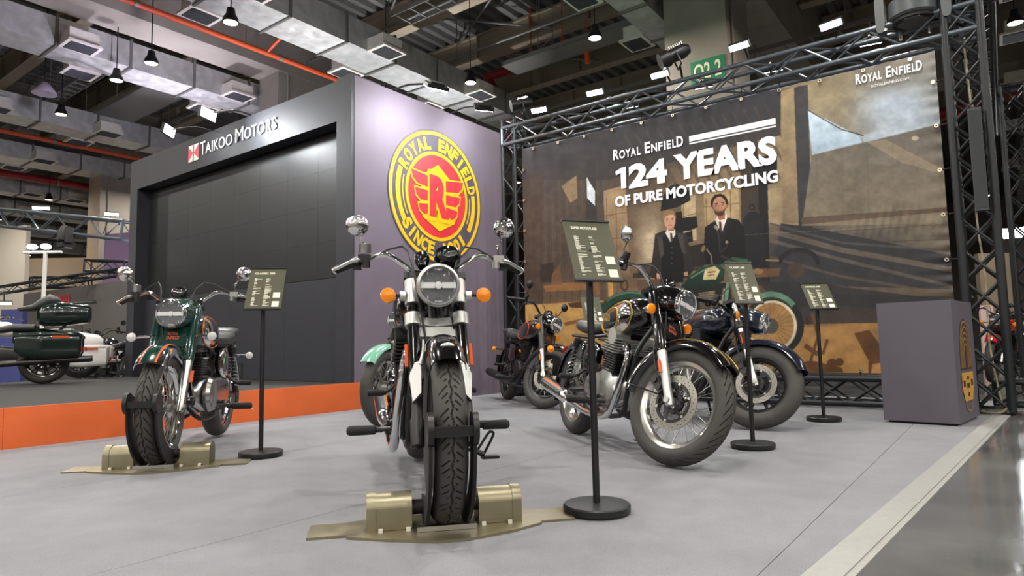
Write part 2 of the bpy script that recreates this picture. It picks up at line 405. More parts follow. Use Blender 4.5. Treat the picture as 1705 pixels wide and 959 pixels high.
# ------------------------------------------------------------------ hall pendants
LAMPFACE = mat('pendant_lens', (255, 244, 214), 0.4, emit=9.0)
def make_pendant():
    t = thing('pendant_lamp', 'x', 'lamp')
    MB().lathe([(0.03, 0.30), (0.07, 0.28), (0.09, 0.16), (0.13, 0.10), (0.15, 0.02), (0.15, 0.0), (0.135, 0.0), (0.13, 0.02), (0.0, 0.03)], axis=(0, 0, 1), n=20).build('housing', BLACK, t)
    MB().lathe([(0.0, 0.0), (0.13, 0.004), (0.13, 0.014), (0, 0.014)], axis=(0, 0, 1), n=20).build('lens', LAMPFACE, t, label='glowing warm lens')
    MB().cyl((0, 0, 0.28), (0, 0, 3.6), 0.012, n=6).build('hanging_rod', BLACK, t)
    l = bpy.data.lights.new('pendant_light', 'AREA'); l.shape = 'DISK'; l.size = 0.24; l.energy = LIGHT_PENDANT; l.color = (1.0, 0.94, 0.85)
    lo = bpy.data.objects.new('pendant_light', l); C.objects.link(lo); lo.parent = t; lo.location = (0, 0, -0.012)
    return t
P0 = make_pendant(); n = 0
seen = [(5.11, 8.98, 'beside the first air duct at upper left'), (5.22, 11.75, 'high left of the screen header'), (5.16, 13.0, 'by the unlit shade in the left bay'), (5.21, 15.79, 'lowest in the left bay'),
        (9.46, 7.96, 'between the air duct and the red pipe bend'), (9.35, 5.14, 'in front of the red pipe'), (9.42, 9.0+1.3, 'just over the purple wall edge'), (13.24, -0.49, 'at upper right beside the right truss tower'),
        (6.3, 27.0, 'small and far away at the left edge'), (9.5, 20.6, 'hidden in the far left bay')]
for (x, y, w) in seen:
    lb = 'black pendant lamp with a glowing lens '+w
    zz = 5.58 if n == 0 else 5.76
    if n == 0: P0.scale = (0.8, 0.8, 0.8); P0.location = (x, y, zz); P0['label'] = lb; P0['group'] = 'hall pendants'
    else: dup(P0, (x, y, zz), 0, lb, 'hall pendants')
    n += 1
for x in (-20.0, -15.0, -10.0, -5.5, -1.5, 1.8, 5.3, 9.4):
    for y in (-18.0, -13.0, -8.0, -3.5, 1.0, 5.5, 10.0, 15.0, 21.0):
        if not inframe((x, y, 5.8)) and not inframe((x, y, 6.1)):
            dup(P0, (x, y, 5.8), 0, 'black hall pendant lamp outside the picture over the aisles', 'hall pendants outside the picture')
for x in (16.5, 22.5, 30.0):
    for y in (-3.5, -9.0, 12.0, 20.0): dup(P0, (x, y, 5.8), 0, 'black pendant lamp far back in the hall', 'far hall pendants')
for x in (4.0, 8.0, 12.0, 17.0):
    for y in (25.0, 30.0, 35.0, 40.0): dup(P0, (x, y, 5.76), 0, 'black pendant lamp far back in the left part of the hall', 'far left hall pendants')
# unlit shade in the left bay
t = thing('pendant_lamp', 'unlit grey pendant shade hanging in the upper left bay', 'lamp', (4.51, 14.57, 5.7))
MB().lathe([(0.03, 0.24), (0.09, 0.2), (0.2, 0.05), (0.21, 0.0), (0.19, 0.0), (0.0, 0.06)], axis=(0, 0, 1), n=20).build('shade', mat('lilac_grey_enamel', (150, 138, 150), 0.5), t)
MB().cyl((0, 0, 0.2), (0, 0, 2.8), 0.012, n=6).build('hanging_rod', BLACK, t)

# ------------------------------------------------------------------ carpet
CARPET = mat('grey_needle_carpet', (138, 139, 145), 0.95, var=0.22, scale=260, bump=0.6, bscale=420)
def carpet_wear():                                             # faint foot-worn patches over the speckle
    nt = CARPET.node_tree; b = nt.nodes['Principled BSDF']; src = b.inputs['Base Color'].links[0].from_socket
    tc = nt.nodes.new('ShaderNodeTexCoord'); n = nt.nodes.new('ShaderNodeTexNoise'); n.inputs['Scale'].default_value = 2.2; n.inputs['Detail'].default_value = 9; n.inputs['Roughness'].default_value = 0.68
    r = nt.nodes.new('ShaderNodeMapRange'); r.inputs[1].default_value = 0.3; r.inputs[2].default_value = 0.7; r.inputs[3].default_value = 0.86; r.inputs[4].default_value = 1.1
    mx = nt.nodes.new('ShaderNodeMix'); mx.data_type = 'RGBA'; mx.blend_type = 'MULTIPLY'; mx.inputs[0].default_value = 1
    nt.links.new(tc.outputs['Object'], n.inputs['Vector']); nt.links.new(n.outputs[0], r.inputs[0]); nt.links.new(src, mx.inputs[6]); nt.links.new(r.outputs[0], mx.inputs[7]); nt.links.new(mx.outputs[2], b.inputs['Base Color'])
carpet_wear()
def ed(x): return 0.43-0.078*(x-2.1)                       # edge towards the aisle
t = thing('carpet', 'pale grey booth carpet laid in long strips', 'carpet', (0, 0, 0))
rows = [(None, 0.62), (0.62, 2.3), (2.3, 3.9), (3.9, 5.86)]
for (ya, yb) in rows:
    x0, x1 = (-0.25 if ya is None else -3.0), 8.6; e = 0.0015
    P = [(x0, ed(x0) if ya is None else ya+e), (x1, ed(x1) if ya is None else ya+e), (x1, yb-e), (x0, yb-e)]
    MB().prism(P, (0, 0, -0.006), (1, 0, 0), (0, 1, 0), 0.006).build('carpet_strip', CARPET, t, sharp=0)
TAPE = mat('edge_tape', (150, 150, 147), 0.45, var=0.08, scale=30)
b = MB(); b.prism([(-3, ed(-3)-0.012), (8.6, ed(8.6)-0.012), (8.6, ed(8.6)+0.085), (-3, ed(-3)+0.085)], (0, 0, 0), (1, 0, 0), (0, 1, 0), 0.0012).build('edge_tape', TAPE, t, sharp=0, label='smooth pale tape along the carpet edge')
b = MB(); b.prism([(-3, ed(-3)-0.035), (8.6, ed(8.6)-0.035), (8.6, ed(8.6)), (-3, ed(-3))], (0, 0, -0.006), (1, 0, 0), (0, 1, 0), 0.004).build('edge_tape', TAPE, t, sharp=0)

# ------------------------------------------------------------------ stage
ORANGE = mat('orange_fascia', (222, 104, 48), 0.6, var=0.05, scale=3)
STAGETOP = mat('black_stage_carpet', (46, 46, 47), 0.95, var=0.15, scale=60, bump=0.3, bscale=300)
t = thing('stage', 'low stage with orange front and black carpet top before the screen wall', 'stage', (0, 0, 0))
MB().span((-3, 5.843, 0), (4.815, 11.3, 0.295)).build('platform', STAGETOP, t)
xs = [-3, -0.8, 1.64, 3.1, 4.97-0.0]
for i in range(4): MB().span((xs[i]+0.001, 5.822, 0.0), (xs[i+1]-0.001, 5.842, 0.298)).build('front_panel', ORANGE, t)
MB().span((4.966, 5.822, 0), (4.974, 5.842, 0.297)).build('end_board', BLACKM, t)

# ------------------------------------------------------------------ screen wall
CHAR = mat('charcoal_laminate', (48, 49, 57), 0.55, var=0.05, scale=3)
SCREEN = mat('screen_face', (30, 32, 34), 0.45, var=0.06, scale=2)
t = thing('screen_wall', 'tall charcoal wall framing a switched-off black screen', 'wall', (4.85, 0, 0))
MB().span((0, 6.12, 3.36), (0.5, 11.53, 3.85)).build('header', CHAR, t)
MB().span((-0.03, 5.853, 0), (0.42, 6.12, 3.86)).build('pilaster', CHAR, t)
MB().span((0, 11.27, 0.0), (0.5, 11.53, 3.36)).build('pilaster', CHAR, t)
MB().span((0.0, 6.12, 0.0), (0.2, 11.27, 0.3)).build('plinth_board', BLACKM, t)
MB().span((0.30, 6.12, 0.29), (0.34, 11.27, 3.5)).build('backing', BLACKM, t)
me = None
for i in range(8):                                                   # screen cabinets
    for j in range(4):
        w, h = (11.27-6.12)/8, (3.34-1.54)/4
        if me is None: o = MB().span((0.2, 0.0008, 0.0008), (0.3, w-0.0008, h-0.0008)).build('screen_panel', SCREEN, t, sharp=0); me = o.data
        else: o = link('screen_panel', me, None, t, 0)
        o.location = (0, 6.12+i*w, 1.54+j*h)
me = None
for i in range(4):
    w = (11.27-6.12)/4
    if me is None: o = MB().span((0.17, 0.001, 0.3), (0.3, w-0.001, 1.53)).build('skirt_panel', CHAR, t, sharp=0); me = o.data
    else: o = link('skirt_panel', me, None, t, 0)
    o.location = (0, 6.12+i*w, 0)
WHITEP = mat('white_letters', (244, 244, 246), 0.4, emit=0.08)
t2 = thing('wall_sign', 'white raised company name with a red and white square emblem on the screen header', 'sign', (4.85, 0, 0))
def hd(px, py): p = xpt(px, py, 4.84); return p
e = (0, -1, 0); up = (0, 0, 1)
p = hd(335, 258); y0 = 9.27; z0 = 3.535
def word(ch, y, h, w=None): return put_text('letter', ch, WHITEP, (-0.012, y, z0), e, up, h, t2, 0.004, extrude=0.006, width=w)
yy = 9.25
for ch, h, w, g in [('T', .2, .135, .0), ('A', .16, .15, .01), ('I', .16, .03, .02), ('K', .16, .12, .03), ('O', .16, .165, .005), ('O', .16, .165, .02), (' ', 0, 0.05, 0), ('M', .2, .2, .03), ('O', .16, .165, .02), ('T', .16, .13, .01), ('O', .16, .165, .01), ('R', .16, .11, .035), ('S', .16, .1, .015)]:
    yy -= g
    if ch != ' ': word(ch, yy, h, w)
    yy -= w
s0 = 0.25; ey0 = 9.60; ez0 = 3.49
REDL = mat('logo_red', (232, 30, 56), 0.4, emit=0.15); NAVY = mat('logo_navy', (40, 44, 96), 0.4)
MB().prism([(0, 0), (s0*1.15, 0), (s0*1.15, s0), (0, s0)], (-0.004, ey0, ez0), e, up, 0.008).build('emblem_base', WHITEP, t2, sharp=0)
W_ = s0*1.15
MB().prism([(0, 0.02), (W_*0.46, s0/2), (0, s0-0.02)], (-0.013, ey0, ez0), e, up, 0.003).build('emblem_triangle', REDL, t2, sharp=0)
MB().prism([(W_, 0.02), (W_*0.54, s0/2), (W_, s0-0.02)][::-1], (-0.013, ey0, ez0), e, up, 0.003).build('emblem_triangle', REDL, t2, sharp=0)
MB().prism([(W_*0.475, 0), (W_*0.525, 0), (W_*0.525, s0), (W_*0.475, s0)], (-0.0165, ey0, ez0), e, up, 0.003).build('emblem_bar', NAVY, t2, sharp=0)

# ------------------------------------------------------------------ purple wall and emblem
PURPLE = mat('purple_fabric', (112, 102, 116), 0.62, var=0.035, scale=2, bump=0.05, bscale=12)
t = thing('partition_wall', 'tall muted purple partition wall right of the dark screen', 'wall', (4.86, 5.85, 0))
b = MB(); nx, nz = 60, 40                                            # slightly rippled cloth skin
W_, H_ = 2.76, 3.845
g = [(i/nx*W_, -0.004-0.004*abs(math.sin(i*0.9))*(i > nx*0.62)*(1-abs(2*j/nz-0.7)*0.4)-0.002*math.sin(i*0.35+j*0.12), j/nz*H_) for j in range(nz+1) for i in range(nx+1)]
b.add(g, [(j*(nx+1)+i, j*(nx+1)+i+1, (j+1)*(nx+1)+i+1, (j+1)*(nx+1)+i) for j in range(nz) for i in range(nx)])
b.span((0, 0.0, 0), (W_, 0.1, H_)); b.build('fabric_face', PURPLE, t)
MB().span((W_, -0.01, 0), (W_+0.05, 0.1, H_)).build('edge_post', mat('dark_purple', (66, 56, 76), 0.6), t)
YEL = mat('emblem_yellow', (238, 190, 22), 0.45); RED = mat('emblem_red', (214, 50, 60), 0.45)
t = thing('round_emblem', 'large round yellow and red emblem with a winged R on the purple wall', 'emblem', (6.24, 5.838, 2.645))
EX, EZ = (1, 0, 0), (0, 0, 1); RB = 0.862
def ring(r0, r1, lvl, m, name, a0=0, a1=360, n=96):
    b = MB(); k = n
    P = [(math.cos(math.radians(a0+(a1-a0)*i/k)), math.sin(math.radians(a0+(a1-a0)*i/k))) for i in range(k+1)]
    vs = []
    for c, s in P:
        for r in (r0, r1):
            for yy in (-lvl*0.0025, 0.004): vs.append((c*r*RB, yy, s*r*RB))
    fs = []
    for i in range(k):
        q, w = i*4, i*4+4
        fs += [(q, w, w+2, q+2), (q+1, q+3, w+3, w+1), (q+2, w+2, w+3, q+3), (q, q+1, w+1, w)]
    if (a1-a0) < 360: fs += [(0, 2, 3, 1), (k*4, k*4+1, k*4+3, k*4+2)]
    b.add(vs, fs); return b.build(name, m, t, sharp=30)
EMB = mat('emblem_purple', (86, 78, 92), 0.5)
ring(0.0, 1.02, 1, EMB, 'backing_disc'); ring(0.945, 1.0, 2, YEL, 'outer_ring'); ring(0.63, 0.685, 2, YEL, 'inner_ring'); ring(0.0, 0.632, 2, RED, 'centre_disc')
for s in (0, 1):
    a0, a1 = (158, 213) if s == 0 else (-33, 10)
    ring(0.79, 0.875, 2, YEL, 'side_bar', a0, a1, 24); ring(0.73, 0.748, 2, YEL, 'side_line', a0+6, a1-4, 24)
def arc_text(s, a_mid, r, h, spread, inside=False):
    k = len(s); a = 0
    for i, ch in enumerate(s):
        if ch == ' ': continue
        f = (i-(k-1)/2)*spread
        ang = math.radians(a_mid-f if not inside else a_mid+f)
        rad = Vector((math.cos(ang), 0, math.sin(ang))); up_ = rad if not inside else -rad
        ex = Vector((up_.z, 0, -up_.x)); w = {'I': 0.34, '1': 0.45, 'N': 1.05}.get(ch, 0.95)*h*0.80
        rr = r if not inside else r+h
        o = rad*(r if not inside else r+h); o = o-ex*(w/2); o.y = -0.005
        put_text('letter', ch, YEL, o, ex, up_, h, t, 0.05, width=w, extrude=0.001)
arc_text('ROYAL ENFIELD', 84, 0.725*RB, 0.175*RB, 11.3)
arc_text('SINCE 1901', 264, 0.725*RB, 0.175*RB, 10.4, True)
def flat(poly, lvl, m, name): 
    return MB().prism([(x*RB, z*RB) for x, z in poly], (0, 0.0-lvl*0.0025, 0), EX, EZ, 0.003).build(name, m, t, sharp=0)
flat([(0, .49), (.30, .28), (.47, .10), (.44, -.2), (.36, -.38), (.02, -.54), (-.34, -.36), (-.42, -.05), (-.30, .30)][::-1], 3, YEL, 'winged_shield')
for sx in (-1, 1):                                                    # feathers of the wings
    for q, (x1, z1, z0, h) in enumerate([(.575, .30, .17, .17), (.50, .04, -.04, .15), (.43, -.19, -.22, .13)]):
        P = [(sx*.17, z0+h*0.6), (sx*x1, z1+.02), (sx*(x1-.03), z1-h*.55), (sx*(x1-.12), z1-h), (sx*.17, z0-h*.42)]
        if sx > 0: P = P[::-1]
        Q = [(p[0]*1.0+math.copysign(.02, p[0])*(abs(p[0]) > .2), p[1]+(.022 if k in ((0, 1) if sx < 0 else (3, 4)) else -.022)) for k, p in enumerate(P)]
        flat(Q, 3.4, YEL, 'feather_outline'); flat(P, 4, RED, 'feather')
put_text('letter_outline', 'R', YEL, (-.235*RB, -.0135, -.31*RB), EX, EZ, .62*RB, t, .10, width=.50*RB, extrude=0.001)
put_text('letter', 'R', RED, (-.20*RB, -.0165, -.28*RB), EX, EZ, .56*RB, t, .06, width=.43*RB, extrude=0.001)

# ------------------------------------------------------------------ unseen wash lamps added on screen wall and floor to brighten the ducts
def added_wash_lamp(loc, aim, col, watts, label, spread=140):
    loc = Vector(loc); d = (Vector(aim)-loc).normalized(); q = d.to_track_quat('-Z', 'Y').to_matrix(); t = thing('added_wash_lamp', label, 'lamp', loc)
    MB().lathe([(0.05, 0.10), (0.075, 0.08), (0.08, 0.0), (0.07, 0.0), (0.07, 0.02), (0, 0.02)], axis=(0, 0, 1), n=18).build('housing', BLACK, t, q.to_4x4())
    MB().span((-0.08, -0.08, -0.11), (0.08, 0.08, -0.09)).span((-0.01, -0.08, -0.09), (0.01, -0.07, 0.02)).span((-0.01, 0.07, -0.09), (0.01, 0.08, 0.02)).build('bracket', BLACK, t)
    l = bpy.data.lights.new('added_wash_light', 'AREA'); l.shape = 'DISK'; l.size = 0.13; l.energy = watts; l.color = col; l.spread = math.radians(spread)
    lo = bpy.data.objects.new('added_wash_light', l); C.objects.link(lo); lo.parent = t; lo.rotation_euler = q.to_euler(); lo.location = q @ Vector((0, 0, -0.005))
for i, (y, aim, col, w) in enumerate([(11.1, (5.0, 13.6, 6.2), (0.74, 0.66, 1.0), 50), (9.9, (6.2, 13.6, 6.2), (0.8, 0.78, 1.0), 40), (8.6, (5.4, 9.6, 6.2), (0.85, 0.78, 1.0), 22), (6.6, (7.4, 9.6, 6.2), (0.94, 0.97, 1.0), 38), (10.6, (6.6, 18.5, 6.2), (0.9, 0.9, 1.0), 70)]):
    added_wash_lamp((5.2, y, 3.96), aim, col, w, 'added small black wash lamp hidden on top of the screen wall, '+['leftmost', 'second from left', 'second from right', 'rightmost', 'third from left'][i])
for (x, y, aim, col, w, lb) in [(7.3, 9.56, (7.2, 9.56, 6.2), (0.95, 0.97, 1.0), 62, 'added unseen floor wash lamp behind the purple wall, nearer one'), (10.2, 9.56, (10.2, 9.56, 6.2), (0.95, 0.97, 1.0), 70, 'added unseen floor wash lamp behind the purple wall, farther one'), (6.6, 13.6, (6.4, 13.6, 6.2), (0.86, 0.82, 1.0), 80, 'added unseen floor wash lamp behind the screen wall')]:
    added_wash_lamp((x, y, 0.105), aim, col, w, lb, 42)  # floor lamps added out of view, to lift the duct undersides
# ------------------------------------------------------------------ trusses
TRUSS = mat('black_truss_paint', (34, 38, 42), 0.4, 0.3)
TRUSSL = mat('grey_truss_tube', (96, 104, 112), 0.34, 0.55)
_unit = {}
def rod(name, p, q, r, m, parent, n=8):
    key = (m.name, n)
    if key not in _unit:
        b = MB().cyl((0, 0, 0), (0, 0, 1), 1.0, n=n); me = bpy.data.meshes.new('rod'); me.from_pydata(b.v, [], b.f); me.materials.append(m)
        me.polygons.foreach_set('use_smooth', [True]*len(me.polygons)); me.set_sharp_from_angle(angle=0.7); _unit[key] = me
    p = Vector(p); q = Vector(q); d = q-p; o = bpy.data.objects.new(name, _unit[key]); C.objects.link(o); o.parent = parent
    o.matrix_local = Matrix.Translation(p) @ d.to_track_quat('Z', 'Y').to_matrix().to_4x4() @ Matrix.Diagonal((r, r, d.length, 1)); return o
def truss(name, p, q, ea, eb, w, h, r, rb, bay, m, label, joined=False, cross=False, group=None):
    """box truss from p to q; ea, eb = unit section axes, w x h section, chord radius r, brace radius rb"""
    p = Vector(p); q = Vector(q); ea = Vector(ea); eb = Vector(eb); t = thing(name, label, 'truss', p, group=group)
    d = (q-p); L = d.length; d.normalize(); cs = [ea*(sa*w/2)+eb*(sb*h/2) for sa, sb in ((-1, -1), (1, -1), (1, 1), (-1, 1))]
    n = max(1, round(L/bay)); s = L/n; J = MB()
    for c in cs: rod('chord', c, c+d*L, r, m, t, 14)
    for k in range(4):
        a, b = cs[k], cs[(k+1) % 4]
        for i in range(n):
            u0, u1 = (a, b) if (i+k) % 2 == 0 else (b, a)
            if joined:
                J.cyl(u0+d*(i*s), u1+d*((i+1)*s), rb, n=5, caps=False)
                if cross: J.cyl(u1+d*(i*s), u0+d*((i+1)*s), rb, n=5, caps=False)
            else:
                rod('brace', u0+d*(i*s), u1+d*((i+1)*s), rb, m, t)
                if cross: rod('brace', u1+d*(i*s), u0+d*((i+1)*s), rb, m, t)
        for e in (0.0, L):
            if joined: J.cyl(a+d*e, b+d*e, r*0.8, n=6)
            else: rod('end_bar', a+d*e, b+d*e, r*0.8, m, t)
    if joined: J.build('brace_lattice', m, t, kind='stuff')
    return t
X, Y, Z = (1, 0, 0), (0, 1, 0), (0, 0, 1)
truss('truss_tower', (7.30, 5.36, 0.02), (7.30, 5.36, 3.84), X, Y, 0.24, 0.21, 0.024, 0.010, 0.27, TRUSS, 'slim truss tower between the purple wall and the banner')
truss('truss_tower', (7.30, 0.12, 0.02), (7.30, 0.12, 4.35), X, Y, 0.28, 0.27, 0.036, 0.013, 0.29, TRUSS, 'thick black truss tower at the right end of the banner', cross=True)
truss('banner_truss', (7.30, 5.46, 3.60), (7.30, -0.02, 3.60), X, Z, 0.28, 0.24, 0.026, 0.011, 0.31, TRUSSL, 'horizontal truss along the top of the banner')
truss('base_truss', (7.30, 5.24, 0.17), (7.30, 0.27, 0.17), X, Z, 0.28, 0.24, 0.030, 0.011, 0.34, TRUSS, 'black truss lying on the floor under the banner', cross=True)
truss('side_truss', (7.44, 0.10, 0.17), (7.44, -4.6, 0.17), X, Z, 0.2, 0.2, 0.025, 0.01, 0.34, TRUSS, 'low black truss on the floor reaching from the right tower into the aisle')
truss('side_truss', (7.44, 0.02, 3.95), (12.5, 0.02, 3.95), Y, Z, 0.28, 0.28, 0.03, 0.012, 0.34, TRUSS, 'high black truss running back from the right tower')
truss('truss_tower', (10.6, -0.30, 0.0), (10.6, -0.30, 3.9), X, Y, 0.28, 0.27, 0.032, 0.012, 0.34, TRUSS, 'second black truss tower standing behind the right tower', joined=True, cross=True)
truss('truss_tower', (15.5, -1.35, 0.0), (15.5, -1.35, 3.6), X, Y, 0.28, 0.27, 0.03, 0.012, 0.34, TRUSS, 'third black truss tower far behind at the right edge', joined=True, cross=True)
truss('truss_tower', (19.5, -2.4, 0.0), (19.5, -2.4, 4.0), X, Y, 0.28, 0.27, 0.03, 0.012, 0.34, TRUSS, 'farthest black truss tower at the right edge', joined=True, cross=True)

# ------------------------------------------------------------------ banner (printed cloth)
BX, BY0, BY1, BZ0, BZ1 = 7.20, 5.15, 0.345, 0.345, 3.37
def paint_banner(nx, nz, jx, jz):
    S, T = np.meshgrid((np.arange(nx)+jx)/(nx-1), (np.arange(nz)+jz)/(nz-1))
    Yc = BY0+(BY1-BY0)*S; Zc = BZ1+(BZ0-BZ1)*T
    R = np.array(RW)                                             # world = R cam
    W = np.stack([np.full_like(Yc, BX), Yc, Zc-EYE], -1) @ R
    PX = CXP+FPX*W[..., 0]/W[..., 2]; PY = CYP+FPX*W[..., 1]/W[..., 2]   # picture plan of the print
    rng = np.random.default_rng(3)
    def noise(fx, fy, seed):
        g = np.random.default_rng(seed).random((fy+2, fx+2)); x = np.clip(S, 0, 1)*fx; y = np.clip(T, 0, 1)*fy; i = x.astype(int); j = y.astype(int); u = x-i; v = y-j
        u = u*u*(3-2*u); v = v*v*(3-2*v)
        return (g[j, i]*(1-u)+g[j, i+1]*u)*(1-v)+(g[j+1, i]*(1-u)+g[j+1, i+1]*u)*v
    # base: blended colour stops
    st = [(900, 280, (74, 74, 82)), (960, 330, (104, 86, 70)), (900, 420, (94, 78, 68)), (1000, 440, (128, 104, 80)), (1060, 230, (56, 55, 62)), (1160, 200, (66, 64, 66)), (1240, 180, (92, 84, 72)),
          (900, 560, (176, 138, 82)), (960, 590, (196, 156, 92)), (1060, 600, (170, 130, 80)), (1100, 330, (112, 94, 74)), (1180, 330, (160, 138, 106)), (1260, 340, (150, 132, 102)), (1300, 250, (168, 150, 118)),
          (1370, 150, (148, 134, 104)), (1480, 120, (140, 132, 118)), (1500, 190, (176, 186, 198)), (1560, 150, (146, 146, 142)), (1400, 330, (130, 118, 104)), (1500, 320, (136, 126, 110)), (1560, 400, (120, 110, 96)),
          (1330, 430, (60, 58, 64)), (1450, 460, (70, 68, 72)), (1560, 470, (74, 72, 76)), (1300, 600, (170, 128, 76)), (1440, 570, (176, 132, 76)), (1450, 610, (170, 126, 74)), (1250, 560, (120, 96, 70))]
    num = 0; den = 0
    for x, y, c in st:
        w = 1/(((PX-x)**2+(PY-y)**2)/900+1)**2; num = num+w[..., None]*np.array(c, float); den = den+w
    A = num/den[..., None]
    def inpoly(P):
        P = np.array(P, float); m = np.zeros(PX.shape, bool)
        bb = (PX >= P[:, 0].min()) & (PX <= P[:, 0].max()) & (PY >= P[:, 1].min()) & (PY <= P[:, 1].max())
        x, y = PX[bb], PY[bb]; r = np.zeros(x.shape, bool); k = len(P)
        for i in range(k):
            x0, y0 = P[i]; x1, y1 = P[(i+1) % k]
            if y0 == y1: continue
            c = ((y0 > y) != (y1 > y)) & (x < (x1-x0)*(y-y0)/(y1-y0)+x0); r ^= c
        m[bb] = r; return m
    def poly(P, c, c2=None, d=(0, 1), a=1.0):
        m = inpoly(P); col = np.array(c, float)
        if c2 is not None:
            q = np.array(P, float) @ np.array(d, float); f = np.clip(((PX[m]*d[0]+PY[m]*d[1])-q.min())/(q.max()-q.min()+1e-6), 0, 1)[:, None]; col = col*(1-f)+np.array(c2, float)*f
        A[m] = A[m]*(1-a)+col*a
    def ell(x, y, rx, ry, c, c2=None, rot=0, a=1.0):
        P = [(x+rx*math.cos(t)*math.cos(rot)-ry*math.sin(t)*math.sin(rot), y+rx*math.cos(t)*math.sin(rot)+ry*math.sin(t)*math.cos(rot)) for t in np.linspace(0, 2*pi, 40)[:-1]]
        poly(P, c, c2, a=a)
    def line(P, w, c, a=1.0):
        for (x0, y0), (x1, y1) in zip(P[:-1], P[1:]):
            l = math.hypot(x1-x0, y1-y0)+1e-6; ux, uy = -(y1-y0)/l*w/2, (x1-x0)/l*w/2
            poly([(x0+ux, y0+uy), (x1+ux, y1+uy), (x1-ux, y1-uy), (x0-ux, y0-uy)], c, a=a)
    def glow(x, y, rx, ry, c, a):
        w = (a*np.exp(-(((PX-x)/rx)**2+((PY-y)/ry)**2)))[..., None]; A[:] = A*(1-w)+np.array(c, float)*w
    def arc(x, y, rx, ry, a0, a1, w, c, rot=0):
        T_ = [math.radians(a0+(a1-a0)*i/24) for i in range(25)]; cr, sr = math.cos(rot), math.sin(rot)
        f = lambda q, t: (x+(rx+q)*math.cos(t)*cr-(ry+q)*math.sin(t)*sr, y+(rx+q)*math.cos(t)*sr+(ry+q)*math.sin(t)*cr)
        poly([f(w/2, t) for t in T_]+[f(-w/2, t) for t in T_[::-1]], c)
    # dark roof, slanting rafters
    poly([(868, 250), (1300, 145), (1300, 225), (1150, 262), (1010, 300), (868, 300)], (54, 55, 68), (66, 62, 62), a=0.88); poly([(868, 300), (1010, 298), (1010, 505), (868, 508)], (78, 72, 70), (92, 78, 68), a=0.6)
    for i in range(14):
        x = 1040+i*18; line([(x, 225-i*4), (x+60, 330-i*3)], 5, (88, 76, 64), 0.5)
    for i in range(6): line([(1050+i*9, 395-i*14), (1130+i*9, 330-i*14)], 2, (140, 116, 88), 0.5)
    for i in range(26):                                             # plank wall at left
        x = 870+i*6.2; line([(x, 300), (x+3, 520)], 1.2, (66, 54, 46) if i % 2 else (124, 102, 82), 0.35)
    for i in range(9): line([(1150+i*14, 255-i*3), (1120+i*14, 300-i*3)], 3, (120, 100, 78), 0.35)
    for i in range(7): line([(1330, 390+i*18), (1585, 372+i*26)], 1.0, (46, 46, 52), 0.5)
    # timber posts and window panels of the workshop
    poly([(868, 300), (905, 290), (905, 505), (868, 512)], (84, 70, 62), a=0.7); poly([(975, 265), (992, 262), (998, 480), (978, 485)], (62, 58, 60), a=0.85)
    poly([(935, 310), (960, 292), (962, 330), (950, 338)], (150, 128, 100)); poly([(977, 295), (991, 318), (991, 343), (978, 330)], (206, 214, 220))
    poly([(1005, 318), (1042, 308), (1050, 470), (1012, 480)], (176, 150, 114), (128, 104, 82)); poly([(1050, 345), (1095, 333), (1095, 470), (1056, 480)], (112, 94, 76), a=0.6)
    glow(1085, 410, 22, 55, (222, 205, 172), 0.85); poly([(1134, 330), (1158, 325), (1160, 400), (1138, 400)], (196, 176, 138)); poly([(1172, 322), (1230, 312), (1232, 400), (1175, 400)], (198, 172, 128), (176, 150, 112))
    poly([(1232, 240), (1262, 232), (1264, 470), (1236, 470)], (76, 66, 58)); poly([(1270, 318), (1300, 312), (1332, 375), (1335, 380), (1275, 370)], (168, 150, 116)); poly([(1262, 300), (1278, 296), (1282, 470), (1266, 470)], (36, 38, 44))
    poly([(1252, 265), (1294, 255), (1294, 300), (1285, 306), (1262, 310), (1252, 300)], (32, 34, 40))
    poly([(1300, 150), (1324, 145), (1330, 372), (1303, 372)], (168, 148, 112), (150, 130, 104)); poly([(1322, 146), (1345, 140), (1352, 380), (1330, 376)], (72, 70, 74), (64, 66, 74)); poly([(1345, 140), (1385, 131), (1390, 260), (1351, 262)], (158, 142, 112), (140, 134, 124), a=0.7)
    # bright sky window and sloping wall
    glow(1500, 175, 60, 34, (186, 200, 216), 0.9); poly([(1345, 183), (1430, 226), (1436, 237), (1352, 258)], (196, 214, 228), (170, 192, 212)); poly([(1430, 226), (1565, 190), (1567, 205), (1440, 237)], (176, 190, 204), a=0.7)
    poly([(1352, 259), (1438, 238), (1568, 205), (1580, 372), (1335, 376)], (118, 112, 106), (142, 130, 110)); poly([(1442, 236), (1475, 232), (1575, 285), (1576, 292), (1500, 270)], (150, 138, 118))
    line([(1345, 183), (1400, 215), (1438, 226)], 2, (96, 86, 74)); ell(1524, 230, 6, 4, (190, 176, 150)); glow(1430, 330, 70, 30, (128, 118, 102), 0.5)
    poly([(1335, 362), (1580, 345), (1580, 352), (1335, 374)], (112, 94, 80))
    for i in range(5): line([(1360+i*42, 262-i*10), (1362+i*42, 372)], 1.0, (104, 98, 92), 0.35)
    for (x, y) in ((1010, 330), (1026, 330), (1138, 336), (1176, 330), (1200, 322), (1216, 318)): line([(x, y), (x+2, y+120)], 1.6, (112, 92, 70), 0.7)
    for (x0, x1, y) in ((1005, 1050, 360), (1007, 1052, 400), (1172, 1232, 345), (1134, 1160, 362)): line([(x0, y), (x1, y-7)], 1.4, (112, 92, 70), 0.7)
    for (x, y, w, h) in ((1062, 440, 26, 20), (1054, 455, 40, 8), (1150, 425, 22, 26), (900, 440, 22, 30), (1235, 440, 46, 34), (1290, 470, 60, 40)): poly([(x, y), (x+w, y-3), (x+w, y+h), (x, y+h)], (58, 50, 48), a=0.75)
